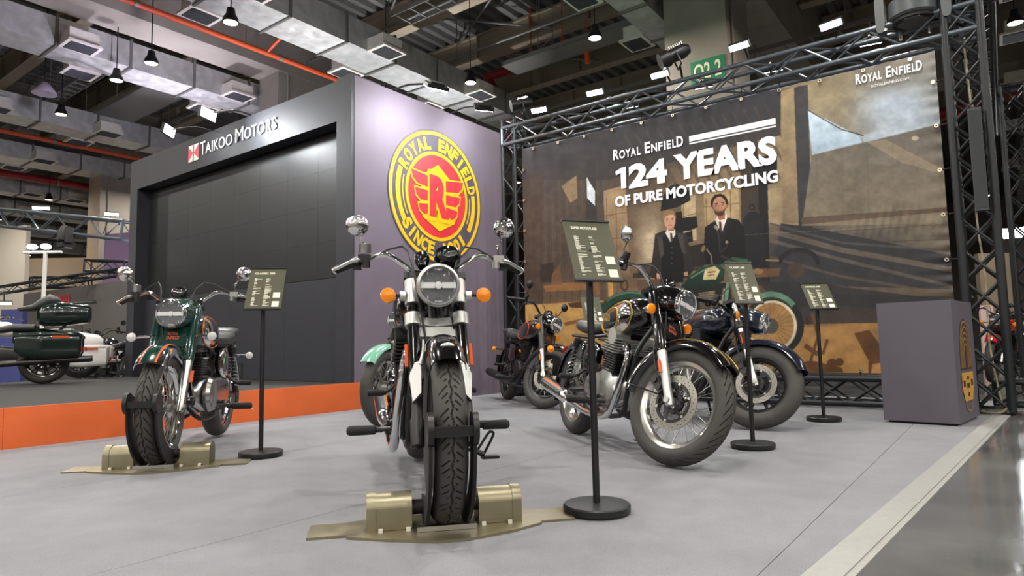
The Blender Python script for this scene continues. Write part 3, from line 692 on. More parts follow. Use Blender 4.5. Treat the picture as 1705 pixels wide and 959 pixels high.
    # drive belts
    poly([(1300, 372), (1335, 376), (1585, 425), (1585, 520), (1330, 505), (1285, 470)], (62, 62, 70), (70, 68, 72))
    for (ya, yb, w, c) in ((396, 470, 9, (126, 114, 100)), (412, 498, 6, (112, 104, 96)), (384, 438, 4, (98, 92, 88)), (440, 512, 5, (104, 94, 84))):
        line([(1282, ya-12), (1400, ya+20), (1590, yb-20)], w, c, 0.75)
    poly([(1380, 476), (1586, 482), (1586, 494), (1380, 490)], (118, 102, 84), a=0.8); poly([(1260, 468), (1340, 470), (1585, 500), (1585, 535), (1330, 540)], (58, 57, 62), a=0.8)
    arc(1330, 440, 32, 24, 180, 360, 8, (46, 46, 52)); ell(1325, 450, 14, 12, (84, 74, 66)); line([(1248, 432), (1297, 434)], 3, (160, 134, 96)); poly([(1250, 448), (1300, 446), (1297, 460), (1258, 462)], (118, 88, 62)); ell(1262, 452, 9, 5, (150, 116, 82))
    # sandy floor and its printed shadows
    poly([(868, 508), (1005, 500), (1010, 625), (868, 625)], (198, 158, 92), (176, 138, 80), a=0.85); poly([(1330, 545), (1590, 535), (1590, 630), (1290, 630)], (168, 128, 78), (190, 146, 84))
    SH = (116, 78, 44)
    ell(1345, 533, 5, 8, (70, 56, 48)); line([(1352, 520), (1362, 560), (1350, 600)], 5, SH); line([(1378, 565), (1370, 590)], 5, SH); line([(1340, 575), (1362, 590)], 8, SH); ell(1386, 605, 9, 8, SH); ell(1398, 603, 7, 7, SH); poly([(1322, 606), (1350, 600), (1402, 612), (1404, 620), (1330, 622)], SH)
    poly([(1422, 555), (1447, 549), (1466, 575), (1468, 604), (1453, 606), (1450, 622), (1446, 622), (1446, 600)], SH)
    poly([(905, 476), (950, 470), (985, 474), (984, 482), (908, 486)], (150, 108, 66)); poly([(920, 455), (932, 440), (936, 474), (918, 474)], (128, 96, 66)); poly([(945, 505), (985, 500), (1010, 505), (1004, 514), (950, 512)], (96, 66, 44)); poly([(988, 470), (998, 468), (998, 500), (988, 500)], (136, 98, 64))
    poly([(1012, 468), (1020, 464), (1022, 500), (1014, 500)], (206, 156, 84)); line([(940, 540), (1005, 525)], 6, (140, 100, 58)); ell(1040, 475, 7, 10, (92, 72, 56)); ell(1040, 475, 3.5, 6, (138, 106, 78))
    # presses behind the couple
    K = (30, 31, 36)
    poly([(1103, 330), (1112, 312), (1128, 306), (1148, 318), (1150, 334), (1128, 345), (1100, 352)], K); poly([(1126, 364), (1160, 360), (1162, 378), (1150, 384), (1128, 386)], K); poly([(1120, 355), (1136, 352), (1138, 392), (1122, 392)], K); poly([(1140, 388), (1153, 384), (1154, 402), (1142, 405)], K)
    ell(1254, 372, 17, 20, (40, 42, 48)); poly([(1237, 370), (1271, 370), (1276, 445), (1236, 445)], (44, 45, 52), (38, 39, 46)); arc(1252, 345, 4, 4, 0, 360, 2.2, K); poly([(1148, 410), (1176, 404), (1182, 440), (1150, 445)], (52, 46, 44))
    poly([(1060, 466), (1150, 462), (1150, 478), (1062, 484)], (112, 88, 72)); line([(1040, 402), (1585, 372)], 0.8, (150, 140, 128), 0.6)
    # standing man in a dark suit
    SK = (206, 158, 124); SK2 = (168, 116, 86)
    poly([(1172, 410), (1174, 378), (1190, 368), (1209, 362), (1230, 366), (1240, 382), (1242, 440), (1228, 442), (1176, 440)], (28, 30, 38), (24, 26, 33))
    poly([(1191, 366), (1197, 356), (1209, 352), (1211, 364), (1201, 391)], (222, 216, 206)); poly([(1194, 358), (1208, 354), (1207, 365), (1198, 367)], SK2); poly([(1197, 369), (1201, 369), (1203, 392), (1198, 388)], (92, 62, 50))
    ell(1198, 338, 14.5, 15, (44, 34, 28)); ell(1198, 343, 11, 15.5, SK, SK2); poly([(1187, 334), (1190, 327), (1203, 326), (1211, 333), (1210, 329), (1202, 323), (1190, 324)], (44, 34, 28)); poly([(1188, 348), (1192, 352), (1204, 351), (1208, 346), (1206, 357), (1199, 360), (1191, 357)], (92, 64, 48)); line([(1194, 353.2), (1202, 352.4)], 1.3, (150, 88, 74))
    line([(1190, 339.5), (1195, 339)], 1.4, (60, 42, 34)); line([(1201, 338), (1206, 337.6)], 1.4, (60, 42, 34)); ell(1192.8, 341.8, 1.3, .9, (50, 40, 36)); ell(1203.4, 340.6, 1.3, .9, (50, 40, 36)); poly([(1197.6, 341), (1199.6, 341), (1200.8, 348), (1196.2, 348.4)], (180, 128, 98)); ell(1210, 343, 1.6, 3.4, SK2)
    poly([(1191, 368), (1186, 376), (1200, 402), (1203, 392)], (36, 38, 46)); poly([(1211, 362), (1217, 370), (1203, 402), (1201, 391)], (38, 40, 48))
    # standing woman in a long coat
    poly([(1086, 432), (1091, 390), (1106, 384), (1126, 384), (1143, 390), (1150, 420), (1156, 448), (1146, 462), (1092, 465), (1082, 458)], (62, 58, 56), (50, 47, 47)); poly([(1103, 396), (1110, 386), (1126, 386), (1136, 398), (1139, 440), (1138, 470), (1100, 472), (1102, 430)], (24, 26, 34), (20, 21, 28))
    poly([(1108, 388), (1112, 381), (1124, 382), (1125, 390), (1117, 404)], (226, 220, 214)); poly([(1116, 388), (1119, 388), (1121, 400), (1117, 405)], (80, 66, 66)); poly([(1112, 376), (1122, 376), (1123, 384), (1113, 385)], SK2)
    ell(1114.5, 361, 11.2, 12.5, (150, 118, 80)); ell(1115.5, 368, 9.4, 14, (222, 176, 146), (196, 146, 116)); poly([(1104, 368), (1104, 355), (1112, 349), (1123, 352), (1126, 362), (1121, 357), (1110, 359)], (158, 126, 84))
    line([(1109, 364.5), (1113, 364.2)], 1.1, (110, 78, 58)); line([(1118, 363.4), (1122, 363)], 1.1, (110, 78, 58)); ell(1111, 366.4, 1.2, .8, (60, 50, 48)); ell(1120, 365.4, 1.2, .8, (60, 50, 48)); poly([(1115.4, 366), (1117, 366), (1118, 371.5), (1114.6, 371.8)], (200, 150, 122)); line([(1113, 375.4), (1119, 374.8)], 1.4, (168, 92, 84))
    for i in range(4): ell(1119, 412+i*9, .9, .9, (120, 116, 112))
    poly([(1093, 455), (1099, 455), (1101, 463), (1094, 465)], SK); poly([(1138, 454), (1145, 452), (1146, 459), (1140, 460)], SK)
    poly([(1103, 396), (1094, 392), (1100, 430), (1106, 424)], (84, 78, 74)); poly([(1127, 388), (1138, 392), (1142, 424), (1136, 420)], (84, 78, 74))
    # old green motorcycle in the picture
    GR = (40, 84, 70); GR2 = (20, 50, 42); LG = (112, 150, 124); MET = (150, 138, 118)
    arc(1050, 548, 56, 56, 195, 318, 15, GR); arc(1050, 548, 49, 49, 195, 318, 4, GR2); arc(1050, 548, 61, 61, 230, 300, 3, (98, 130, 112)); ell(1048, 560, 40, 40, (40, 42, 44))
    poly([(1140, 478), (1215, 470), (1222, 520), (1206, 560), (1145, 560)], (44, 42, 42)); 
    poly([(1163, 488), (1190, 484), (1194, 514), (1166, 516)], MET, (96, 86, 72)); [line([(1162, 490+i*4), (1193, 487+i*4)], 1.2, (72, 64, 56)) for i in range(7)]
    ell(1170, 530, 25, 15, (176, 162, 140), (120, 108, 92)); ell(1152, 538, 12, 10, (150, 140, 124)); ell(1192, 536, 11, 12, (120, 110, 96)); line([(1140, 546), (1195, 552)], 5, GR); poly([(1138, 545), (1160, 543), (1158, 556), (1140, 556)], GR)
    poly([(1133, 479), (1146, 462), (1166, 447), (1182, 441), (1199, 441), (1207, 450), (1205, 467), (1192, 475), (1172, 480)], (44, 92, 76), GR2); poly([(1170, 466), (1174, 448), (1190, 443), (1199, 450), (1192, 465)], (214, 196, 148)); line([(1150, 463), (1180, 445)], 2, (110, 150, 132)); line([(1178, 454), (1192, 452)], 2, (150, 110, 60)); line([(1178, 459), (1190, 457)], 1.5, (120, 100, 70))
    poly([(1200, 440), (1220, 428), (1246, 432), (1243, 440), (1205, 444)], (58, 104, 86)); line([(1212, 470), (1205, 540)], 6, LG); line([(1226, 470), (1232, 530)], 7, LG); line([(1206, 480), (1196, 540)], 3, (160, 152, 140)); line([(1198, 500), (1208, 520), (1200, 560)], 4, (160, 150, 134))
    line([(1199, 420), (1198, 400), (1194, 378)], 3, (66, 62, 58)); line([(1190, 376), (1196, 382)], 5, (150, 140, 126)); line([(1200, 420), (1210, 412), (1212, 402)], 3, (60, 56, 54)); line([(1212, 402), (1208, 404)], 4, (170, 160, 140)); line([(1186, 440), (1184, 425), (1176, 414)], 2, (150, 140, 124)); ell(1171, 414, 3, 6, (140, 120, 84), rot=0.4); line([(1200, 426), (1226, 436)], 4, (60, 60, 60))
    ell(1288, 543, 51, 51, (46, 48, 50)); ell(1286, 543, 41, 43, (206, 196, 172)); ell(1285, 543, 37, 39, (168, 128, 80), (182, 140, 84))
    for i in range(26):
        a_ = i*2*pi/26; line([(1285, 543), (1285+37*math.cos(a_), 543+39*math.sin(a_))], 0.8, (120, 104, 80))
    ell(1284, 543, 12, 13, (88, 84, 74)); arc(1284, 546, 50, 56, 235, 318, 9, (104, 146, 122)); arc(1284, 546, 44, 50, 235, 318, 3, (52, 70, 60))
    # cloth grain
    nn = 0.55*noise(60, 38, 1)+0.3*noise(160, 110, 2)+0.25*noise(14, 9, 4)-0.55
    A *= (1+0.26*nn)[..., None]; A[:] = A*0.84+A.mean(-1, keepdims=True)*0.16; A[:] = 255*(np.clip(A, 0, 255)/255)**1.22
    # printed white title bars
    def bar(ya, yb, za, zb):
        m = (Yc <= ya) & (Yc >= yb) & (Zc >= za) & (Zc <= zb); A[m] = (236, 238, 246)
    bar(2.766, 1.803, 2.985, 3.052); bar(2.766, 1.803, 2.955, 2.970)
    return np.clip(A, 0, 255)
def make_banner():
    nx, nz = 760, 470
    t = thing('printed_banner', 'huge printed backdrop banner of a couple with an old green motorcycle in a workshop', 'banner', (BX, 0, 0))
    col = sum(paint_banner(nx, nz, a, c) for a, c in ((-.25, -.25), (.25, -.25), (-.25, .25), (.25, .25)))/4/255.0
    col = np.where(col <= 0.04045, col/12.92, ((col+0.055)/1.055)**2.4)
    S, T = np.meshgrid(np.linspace(0, 1, nx), np.linspace(0, 1, nz))
    edge = np.exp(-(1-S)*55); top = np.exp(-T*18)
    dx = 0.010*edge*np.sin(T*150+3*np.sin(T*9))*(0.4+0.6*np.sin(T*7)**2)+0.006*top*np.sin(S*120+2*np.sin(S*13))+0.006*np.sin(S*3+T*2)*np.sin(T*4)
    fold = np.exp(-((T-0.50-0.03*S)/0.05)**2)*np.exp(-((S-0.9)/0.07)**2); dx = dx+0.0035*fold*np.sin(S*420+T*60)
    z_ = BZ1+(BZ0-BZ1)*T-0.012*np.abs(np.sin(S*pi*12))*top
    V = np.stack([-dx, BY0+(BY1-BY0)*S, z_], -1).reshape(-1, 3)
    idx = np.arange(nx*nz).reshape(nz, nx); F = np.stack([idx[:-1, :-1], idx[1:, :-1], idx[1:, 1:], idx[:-1, 1:]], -1).reshape(-1, 4)
    me = bpy.data.meshes.new('printed_cloth'); me.vertices.add(len(V)); me.vertices.foreach_set('co', V.astype(np.float32).ravel())
    me.loops.add(F.size); me.loops.foreach_set('vertex_index', F.astype(np.int32).ravel()); me.polygons.add(len(F)); me.polygons.foreach_set('loop_start', np.arange(0, F.size, 4, dtype=np.int32))
    me.polygons.foreach_set('use_smooth', np.ones(len(F), bool)); me.update(calc_edges=True)
    ca = me.color_attributes.new('print', 'FLOAT_COLOR', 'POINT'); ca.data.foreach_set('color', np.concatenate([col.reshape(-1, 3), np.ones((nx*nz, 1))], 1).astype(np.float32).ravel())
    m = mat('banner_print', (120, 110, 100), 0.5, spec=0.3); nt = m.node_tree; at = nt.nodes.new('ShaderNodeVertexColor'); at.layer_name = 'print'
    nt.links.new(at.outputs['Color'], nt.nodes['Principled BSDF'].inputs['Base Color'])
    link('printed_cloth', me, m, t, 0)
    b = MB().span((0.012, BY1, BZ0), (0.016, BY0, BZ1)); b.build('cloth_backing', mat('banner_back', (150, 148, 160), 0.7), t)
    WP = mat('banner_white_print', (236, 238, 248), 0.45)
    ex = (0, -1, 0); ez = (0, 0, 1); ox = -0.016
    def capword(s, y, z, h, hs, w, parts, bold=0.03):
        yy = y
        for ch, hh, ww, gap in parts:
            yy -= gap*w
            put_text('letter', ch, WP, (ox, yy, z-(0.03*h if hh == 1 and ch in 'E' else 0)), ex, ez, h*hh, t, bold, extrude=0.001, width=ww*w); yy -= ww*w
    RE = [('R', 1.0, .085, 0), ('O', .78, .085, .004), ('Y', .78, .075, .004), ('A', .78, .078, .0), ('L', .78, .05, .012), ('E', 1.05, .075, .06), ('N', .78, .08, .015), ('F', .78, .058, .018), ('I', .78, .022, .016), ('E', .78, .058, .016), ('L', .78, .048, .016), ('D', .95, .085, .008)]
    capword('', 3.745, 2.952, 0.125, 1, 0.94, RE); capword('', 1.018, 3.213, 0.10, 1, 0.585, RE)
    put_text('letters', 'ROYALENFIELD.COM', WP, (ox, 0.885, 3.145), ex, ez, 0.024, t, 0.005, extrude=0.001, width=0.32)
    MB().prism([(0.075, 0), (0.145, 0), (0.145, 0.262), (0.09, 0.262), (0.0, 0.225), (0.012, 0.178), (0.075, 0.198)], (ox, 3.725, 2.572), ex, ez, 0.001).build('letters', WP, t, sharp=0); put_text('letters', '24', WP, (ox, 3.545, 2.572), ex, ez, 0.262, t, 0.05, extrude=0.001, width=0.50)
    put_text('letters', 'YEARS', WP, (ox, 2.965, 2.572), ex, ez, 0.275, t, 0.05, extrude=0.001, width=1.16)
    put_text('letters', 'OF PURE MOTORCYCLING', WP, (ox, 3.742, 2.360), ex, ez, 0.120, t, 0.045, extrude=0.001, width=1.935)
    EYEL = mat('eyelet_brass', (206, 196, 170), 0.3, 0.9); ROPE = mat('black_cord', (30, 30, 32), 0.8); me = mt = None
    spots = [(BY0+(BY1-BY0)*(i+0.5)/12, BZ1-0.035, (0, 1)) for i in range(12)]+[(BY1+0.03, BZ0+0.2+i*0.42, (-1, 0)) for i in range(8)]+[(BY0-0.03, BZ0+0.2+i*0.42, (1, 0)) for i in range(8)]+[(BY0+(BY1-BY0)*(i+0.5)/9, BZ0+0.03, (0, -1)) for i in range(9)]
    for (y, z, dd) in spots:
        if me is None: o = MB().lathe([(0.008, 0), (0.018, 0.0), (0.018, 0.006), (0.008, 0.006)], axis=(-1, 0, 0), n=14, close=True).build('eyelet', EYEL, t); me = o.data
        else: o = link('eyelet', me, None, t)
        o.location = (ox-0.004, y, z); rod('tie_cord', (ox, y, z), (ox-0.02+0.03*(dd[1] != 0)*1.0, y+dd[0]*0.13, z+dd[1]*0.11), 0.006, ROPE, t)
make_banner()

# ------------------------------------------------------------------ booth flood lamps and spots
FLOODFACE = mat('flood_lens', (248, 252, 255), 0.3, emit=24.0)
def flood(loc, aim, w, label, watts=LIGHT_FLOOD, arm=None, size=(0.20, 0.06), lit=True, spread=150):
    """flat flood lamp at loc facing aim, arm = foot of its bracket"""
    loc = Vector(loc); d = (Vector(aim)-loc).normalized()
    t = thing('flood_lamp', label, 'lamp', loc, group='booth flood lamps')
    q = d.to_track_quat('-Z', 'Y').to_matrix(); R4 = q.to_4x4()
    MB().box((0, 0, 0.03), (size[0]+0.02, size[1]+0.02, 0.04)).box((0, 0, 0.06), (size[0]*0.7, size[1]*0.7, 0.03)).build('housing', BLACK, t, R4)
    MB().box((0, 0, 0.005), (size[0], size[1], 0.012)).build('lens', FLOODFACE if lit else CLEARLENS, t, R4, label='bright white lens')
    if arm is not None: MB().tube([q @ Vector((0, 0, 0.05)), (Vector(arm)-loc)*0.6+Vector((0, 0, 0.06)), Vector(arm)-loc], 0.012, n=8).build('arm', BLACK, t)
    if watts:
        l = bpy.data.lights.new('flood_light', 'AREA'); l.shape = 'RECTANGLE'; l.size = size[0]; l.size_y = size[1]; l.energy = watts; l.color = (0.93, 0.97, 1.0); l.spread = math.radians(spread)
        lo = bpy.data.objects.new('flood_light', l); C.objects.link(lo); lo.parent = t; lo.rotation_euler = q.to_euler(); lo.location = q @ Vector((0, 0, -0.006))
    return t
for (px, py, w) in ((897, 184, 'leftmost'), (990, 155, 'second from left'), (1098, 125, 'third from left'), (1230, 78, 'fourth from left'), (1383, 42, 'rightmost')):
    p = xpt(px, py, 6.95)
    flood(p, (3.4, p.y*0.55+1.2, 0.3), 0, 'white flood lamp above the banner truss, '+w+' of the row', LIGHT_FLOOD, (7.16, p.y-0.04, 3.75))
for (px, py, w) in ((1050, 178, 'near the second post'), (1172, 145, 'below the green sign'), (1287, 118, 'right of the green sign'), (1450, 73, 'under the moving head light')):
    p = xpt(px, py, 7.62); flood(p, (10.5, p.y+0.5, 1.0), 0, 'small white flood lamp hanging behind the banner truss '+w, 0, (7.44, p.y, 3.74), (0.2, 0.05)); 
p = ypt(725, 147, 5.15); flood(p, (5.75, 5.95, 2.6), 0, 'white flood lamp on an arm washing the purple wall', 44, (p.x, 5.86, 3.86), (0.26, 0.12), spread=170)
p = ypt(600, 60, 5.35); 0 and flood((5.75, 5.22, 4.12), (5.55, 5.95, 2.9), 0, 'flood lamp on an arm above the dark corner post', 24, (5.6, 5.88, 3.86), (0.26, 0.12), spread=170)
p = ypt(805, 182, 5.30); flood(p, (7.0, 5.95, 3.1), 0, 'black backed flood lamp on an arm at the right end of the purple wall', 12, (p.x, 5.86, 3.86), (0.24, 0.1))
for (px, py, w, wt) in ((348, 190, 'right', 46), (283, 218, 'left', 5)):
    p = xpt(px, py, 4.28); p.z += 0.0
    flood(p, (4.90, p.y-(1.5 if w == 'right' else 0.8), 3.5), 0, 'bright flood lamp before the screen header, '+w+' of two', wt, (4.87, p.y, 3.86), (0.26, 0.12), spread=170)
0 and flood((4.30, 7.45, 4.22), (4.87, 7.5, 3.2), 0, 'flood lamp before the right part of the screen header', 30, (4.87, 7.5, 3.86), (0.26, 0.12), spread=170)
def spot(loc, aim, label, foot, L=0.34, r=0.085, lit=0):
    loc = Vector(loc); d = (Vector(aim)-loc).normalized(); R4 = d.to_track_quat('-Z', 'Y').to_matrix().to_4x4(); t = thing('spot_lamp', label, 'lamp', loc)
    MB().lathe([(r*1.05, -L*0.5), (r*1.12, -L*0.5), (r*1.12, -L*0.2), (r*0.9, -L*0.18), (r*0.95, L*0.3), (r*0.6, L*0.5), (0, L*0.5)], axis=(0, 0, 1), n=22).build('barrel', BLACK, t, R4)
    MB().lathe([(0, -L*0.47), (r, -L*0.47), (r, -L*0.44), (0, -L*0.44)], axis=(0, 0, 1), n=22).build('lens', WHITE_LED if lit else CLEARLENS, t, R4)
    b = MB()
    for k in range(7): b.box((0, r*1.0, L*(-0.1+0.07*k)), (r*1.3, 0.03, 0.008))
    b.build('cooling_fins', STEEL, t, R4, sharp=0)
    b = MB(); b.tube([R4 @ Vector((r*1.15, 0, 0)), R4 @ Vector((r*1.15, -r*1.7, 0.0)), R4 @ Vector((-r*1.15, -r*1.7, 0)), R4 @ Vector((-r*1.15, 0, 0))], 0.011, n=8, smooth=1); b.cyl(R4 @ Vector((0, -r*1.7, 0)), Vector(foot)-loc, 0.014, n=8)
    b.build('yoke', BLACK, t); return t
p = xpt(1123, 92, 6.95); spot(p, p+Vector((-0.35, 0.55, -0.28)), 'black theatre spot lamp standing on the banner truss by the green sign', (7.16, p.y, 3.74), 0.36, 0.085)
p = xpt(868, 173, 7.1); spot(p, p+Vector((-0.6, 0.55, -0.2)), 'lit spot lamp on a post at the left end of the banner truss', (7.3, p.y+0.05, 3.74), 0.3, 0.07, 1)
# moving head fixture on the right tower
def moving_head(loc, label, s=1.0):
    t = thing('moving_head_light', label, 'stage light', loc)
    MB().box((0, 0, -0.17*s), (0.34*s, 0.36*s, 0.12*s)).build('base', BLACK, t); MB().box((-0.02, 0.24*s, 0.08*s), (0.2*s, 0.06*s, 0.42*s)).build('yoke_arm', SILVER if s > 1 else BLACK, t); MB().box((-0.02, -0.24*s, 0.08*s), (0.2*s, 0.06*s, 0.42*s)).build('yoke_arm', SILVER if s > 1 else BLACK, t)
    MB().lathe([(0.16*s, -0.18*s), (0.19*s, -0.16*s), (0.2*s, 0.05*s), (0.15*s, 0.22*s), (0.0, 0.24*s)], c=(0, 0, 0.14*s), axis=(-0.35, 0, -1), n=24).build('lamp_body', BLACK, t)
    b = MB(); [b.box((-0.09*s+0.018*s*k, 0, -0.245*s), (0.006, 0.3*s, 0.03)) for k in range(11)]; b.build('vent_fins', STEEL, t, sharp=0)
    return t
DGREY = mat('fixture_grey', (70, 76, 80), 0.4)
p = xpt(1520, 22, 7.2); t = thing('moving_head_light', 'large black moving head stage light on the right end of the banner truss', 'stage light', p)
MB().lathe([(0.19, 0), (0.21, 0.02), (0.21, 0.17), (0.18, 0.2), (0.0, 0.2)], c=(0, 0, -0.06), axis=(0, 0, 1), n=28).build('base', DGREY, t)
MB().lathe([(0.0, 0), (0.18, 0.0), (0.18, 0.03), (0, 0.03)], c=(0, 0, -0.092), axis=(0, 0, 1), n=28).build('base_vent', BLACKM, t)
b = MB(); [b.box((-0.14+0.028*k, 0, -0.096), (0.008, 0.28-abs(k-5)*0.03, 0.008)) for k in range(11)]; b.build('vent_fins', STEEL, t, sharp=0)
for s in (-1, 1): MB().loft([(-0.09, s*0.27, 0.05, 0.04, 0.2, 4), (0.09, s*0.27, 0.05, 0.04, 0.2, 4)], 16).build('yoke_arm', DGREY, t)
MB().lathe([(0.14, -0.2), (0.17, -0.18), (0.18, 0.1), (0.12, 0.24), (0, 0.25)], c=(0, 0, 0.32), axis=(0.3, 0, 1), n=24).build('lamp_body', BLACK, t)
b = MB(); [b.cyl((0.1, 0.12*k, -0.1), (0.1, 0.12*k, -0.2), 0.016, n=8) for k in (-1, 1)]; b.build('clamps', STEEL, t)
# loudspeaker column on the right tower
t = thing('column_speaker', 'slim dark column loudspeaker strapped to the right truss tower', 'speaker', (7.06, 0.10, 0))
pa, pb = xpt(1600, 185, 7.06), xpt(1622, 352, 7.06)
MB().span((-0.03, -0.07, pb.z), (0.05, 0.03, pa.z)).build('cabinet', mat('speaker_grey', (58, 62, 66), 0.6), t); MB().span((-0.034, -0.063, pb.z+0.02), (-0.03, 0.023, pa.z-0.02)).build('mesh_front', mat('speaker_mesh', (50, 54, 58), 0.7, bump=0.6, bscale=500), t)
t = tag(MB().tube([(7.33, 0.12, 3.4), (7.34, 0.10, 2.6), (7.32, 0.13, 1.8), (7.33, 0.10, 1.2), (7.31, 0.11, 0.6), (7.32, 0.05, 0.05)], 0.008, n=6).build('cable', mat('beige_cable', (182, 170, 140), 0.6)), 'pale cable hanging down inside the right truss tower', 'cable')
tag(MB().tube([(7.2, -0.02, 0.02), (7.25, 0.1, 0.03), (7.1, 0.2, 0.025), (7.05, 0.08, 0.02), (7.2, 0.02, 0.06), (7.3, 0.1, 0.05)], 0.012, n=6).build('cable', mat('brown_cable', (112, 98, 80), 0.6)), 'coiled cable lying at the foot of the right truss tower', 'cable')

t_ = Vector((7.44, 4.62, 3.82)); added_wash_lamp(t_, (9.9, 4.6, 6.25), (0.35, 1.0, 0.5), 9, 'small black lamp on the banner truss throwing green light on a duct')
# ------------------------------------------------------------------ motorcycles
def tyre_mesh(R, wt, rim, nu=120, tread=None):
    hh = (R-rim)/1.64; Rc = R-hh; nc = 52 if tread else 18; pm = math.radians(130)
    psi = np.linspace(-pm, pm, nc+1); 
    if tread: psi = np.concatenate([np.linspace(-pm, -1.2, 5)[:-1], np.linspace(-1.2, 1.2, nc-6), np.linspace(1.2, pm, 5)[1:]])
    th = np.linspace(0, 2*pi, nu, endpoint=False); TH, PS = np.meshgrid(th, psi, indexing='ij')
    r = Rc+hh*np.cos(PS); y = wt/2*np.sin(PS)
    if tread:
        u = TH*R; s = PS*wt/2; per = 2*pi*R/round(2*pi*R/0.058); a = np.abs(s); sg = np.sign(s)
        g = (np.abs(s-0.0035*np.sin(u*2*pi/per)) < 0.0032)
        q = (u+sg*per*0.25+(a*1.5 if tread == 1 else a*1.1+a*a*12)) % per
        g |= (q < 0.0075) & (a > 0.011) & (a < wt*0.50)
        if tread == 1: g = (np.abs(s-0.0035*np.sin(u*2*pi/per)) < 0.0024) | (((u*2+sg*per*0.5+a*1.7) % per < 0.011) & (a > 0.013) & (a < 0.013+0.036*(0.6+0.4*np.sin(np.floor((u*2+sg*per*0.5+a*1.7)/per)*2.1))))
        d = np.where(g, 0.008, 0.0); r = r-d*np.cos(PS); y = y-d*np.sin(PS)
    V = np.stack([r*np.cos(TH), y, r*np.sin(TH)], -1).reshape(-1, 3); m = len(psi)
    ids = np.arange(nu*m).reshape(nu, m); nx_ = np.roll(ids, -1, 0)
    F = np.stack([ids[:, :-1], nx_[:, :-1], nx_[:, 1:], ids[:, 1:]], -1).reshape(-1, 4)
    return V, F
def np_obj(name, V, F, m, parent, M=None, sharp=32):
    if M is not None: A = np.array(M); V = V @ A[:3, :3].T+A[:3, 3]
    me = bpy.data.meshes.new(name); me.vertices.add(len(V)); me.vertices.foreach_set('co', V.astype(np.float32).ravel()); me.loops.add(F.size); me.loops.foreach_set('vertex_index', F.astype(np.int32).ravel())
    me.polygons.add(len(F)); me.polygons.foreach_set('loop_start', np.arange(0, F.size, 4, dtype=np.int32)); me.update(calc_edges=True); me.validate()
    return link(name, me, m, parent, sharp)
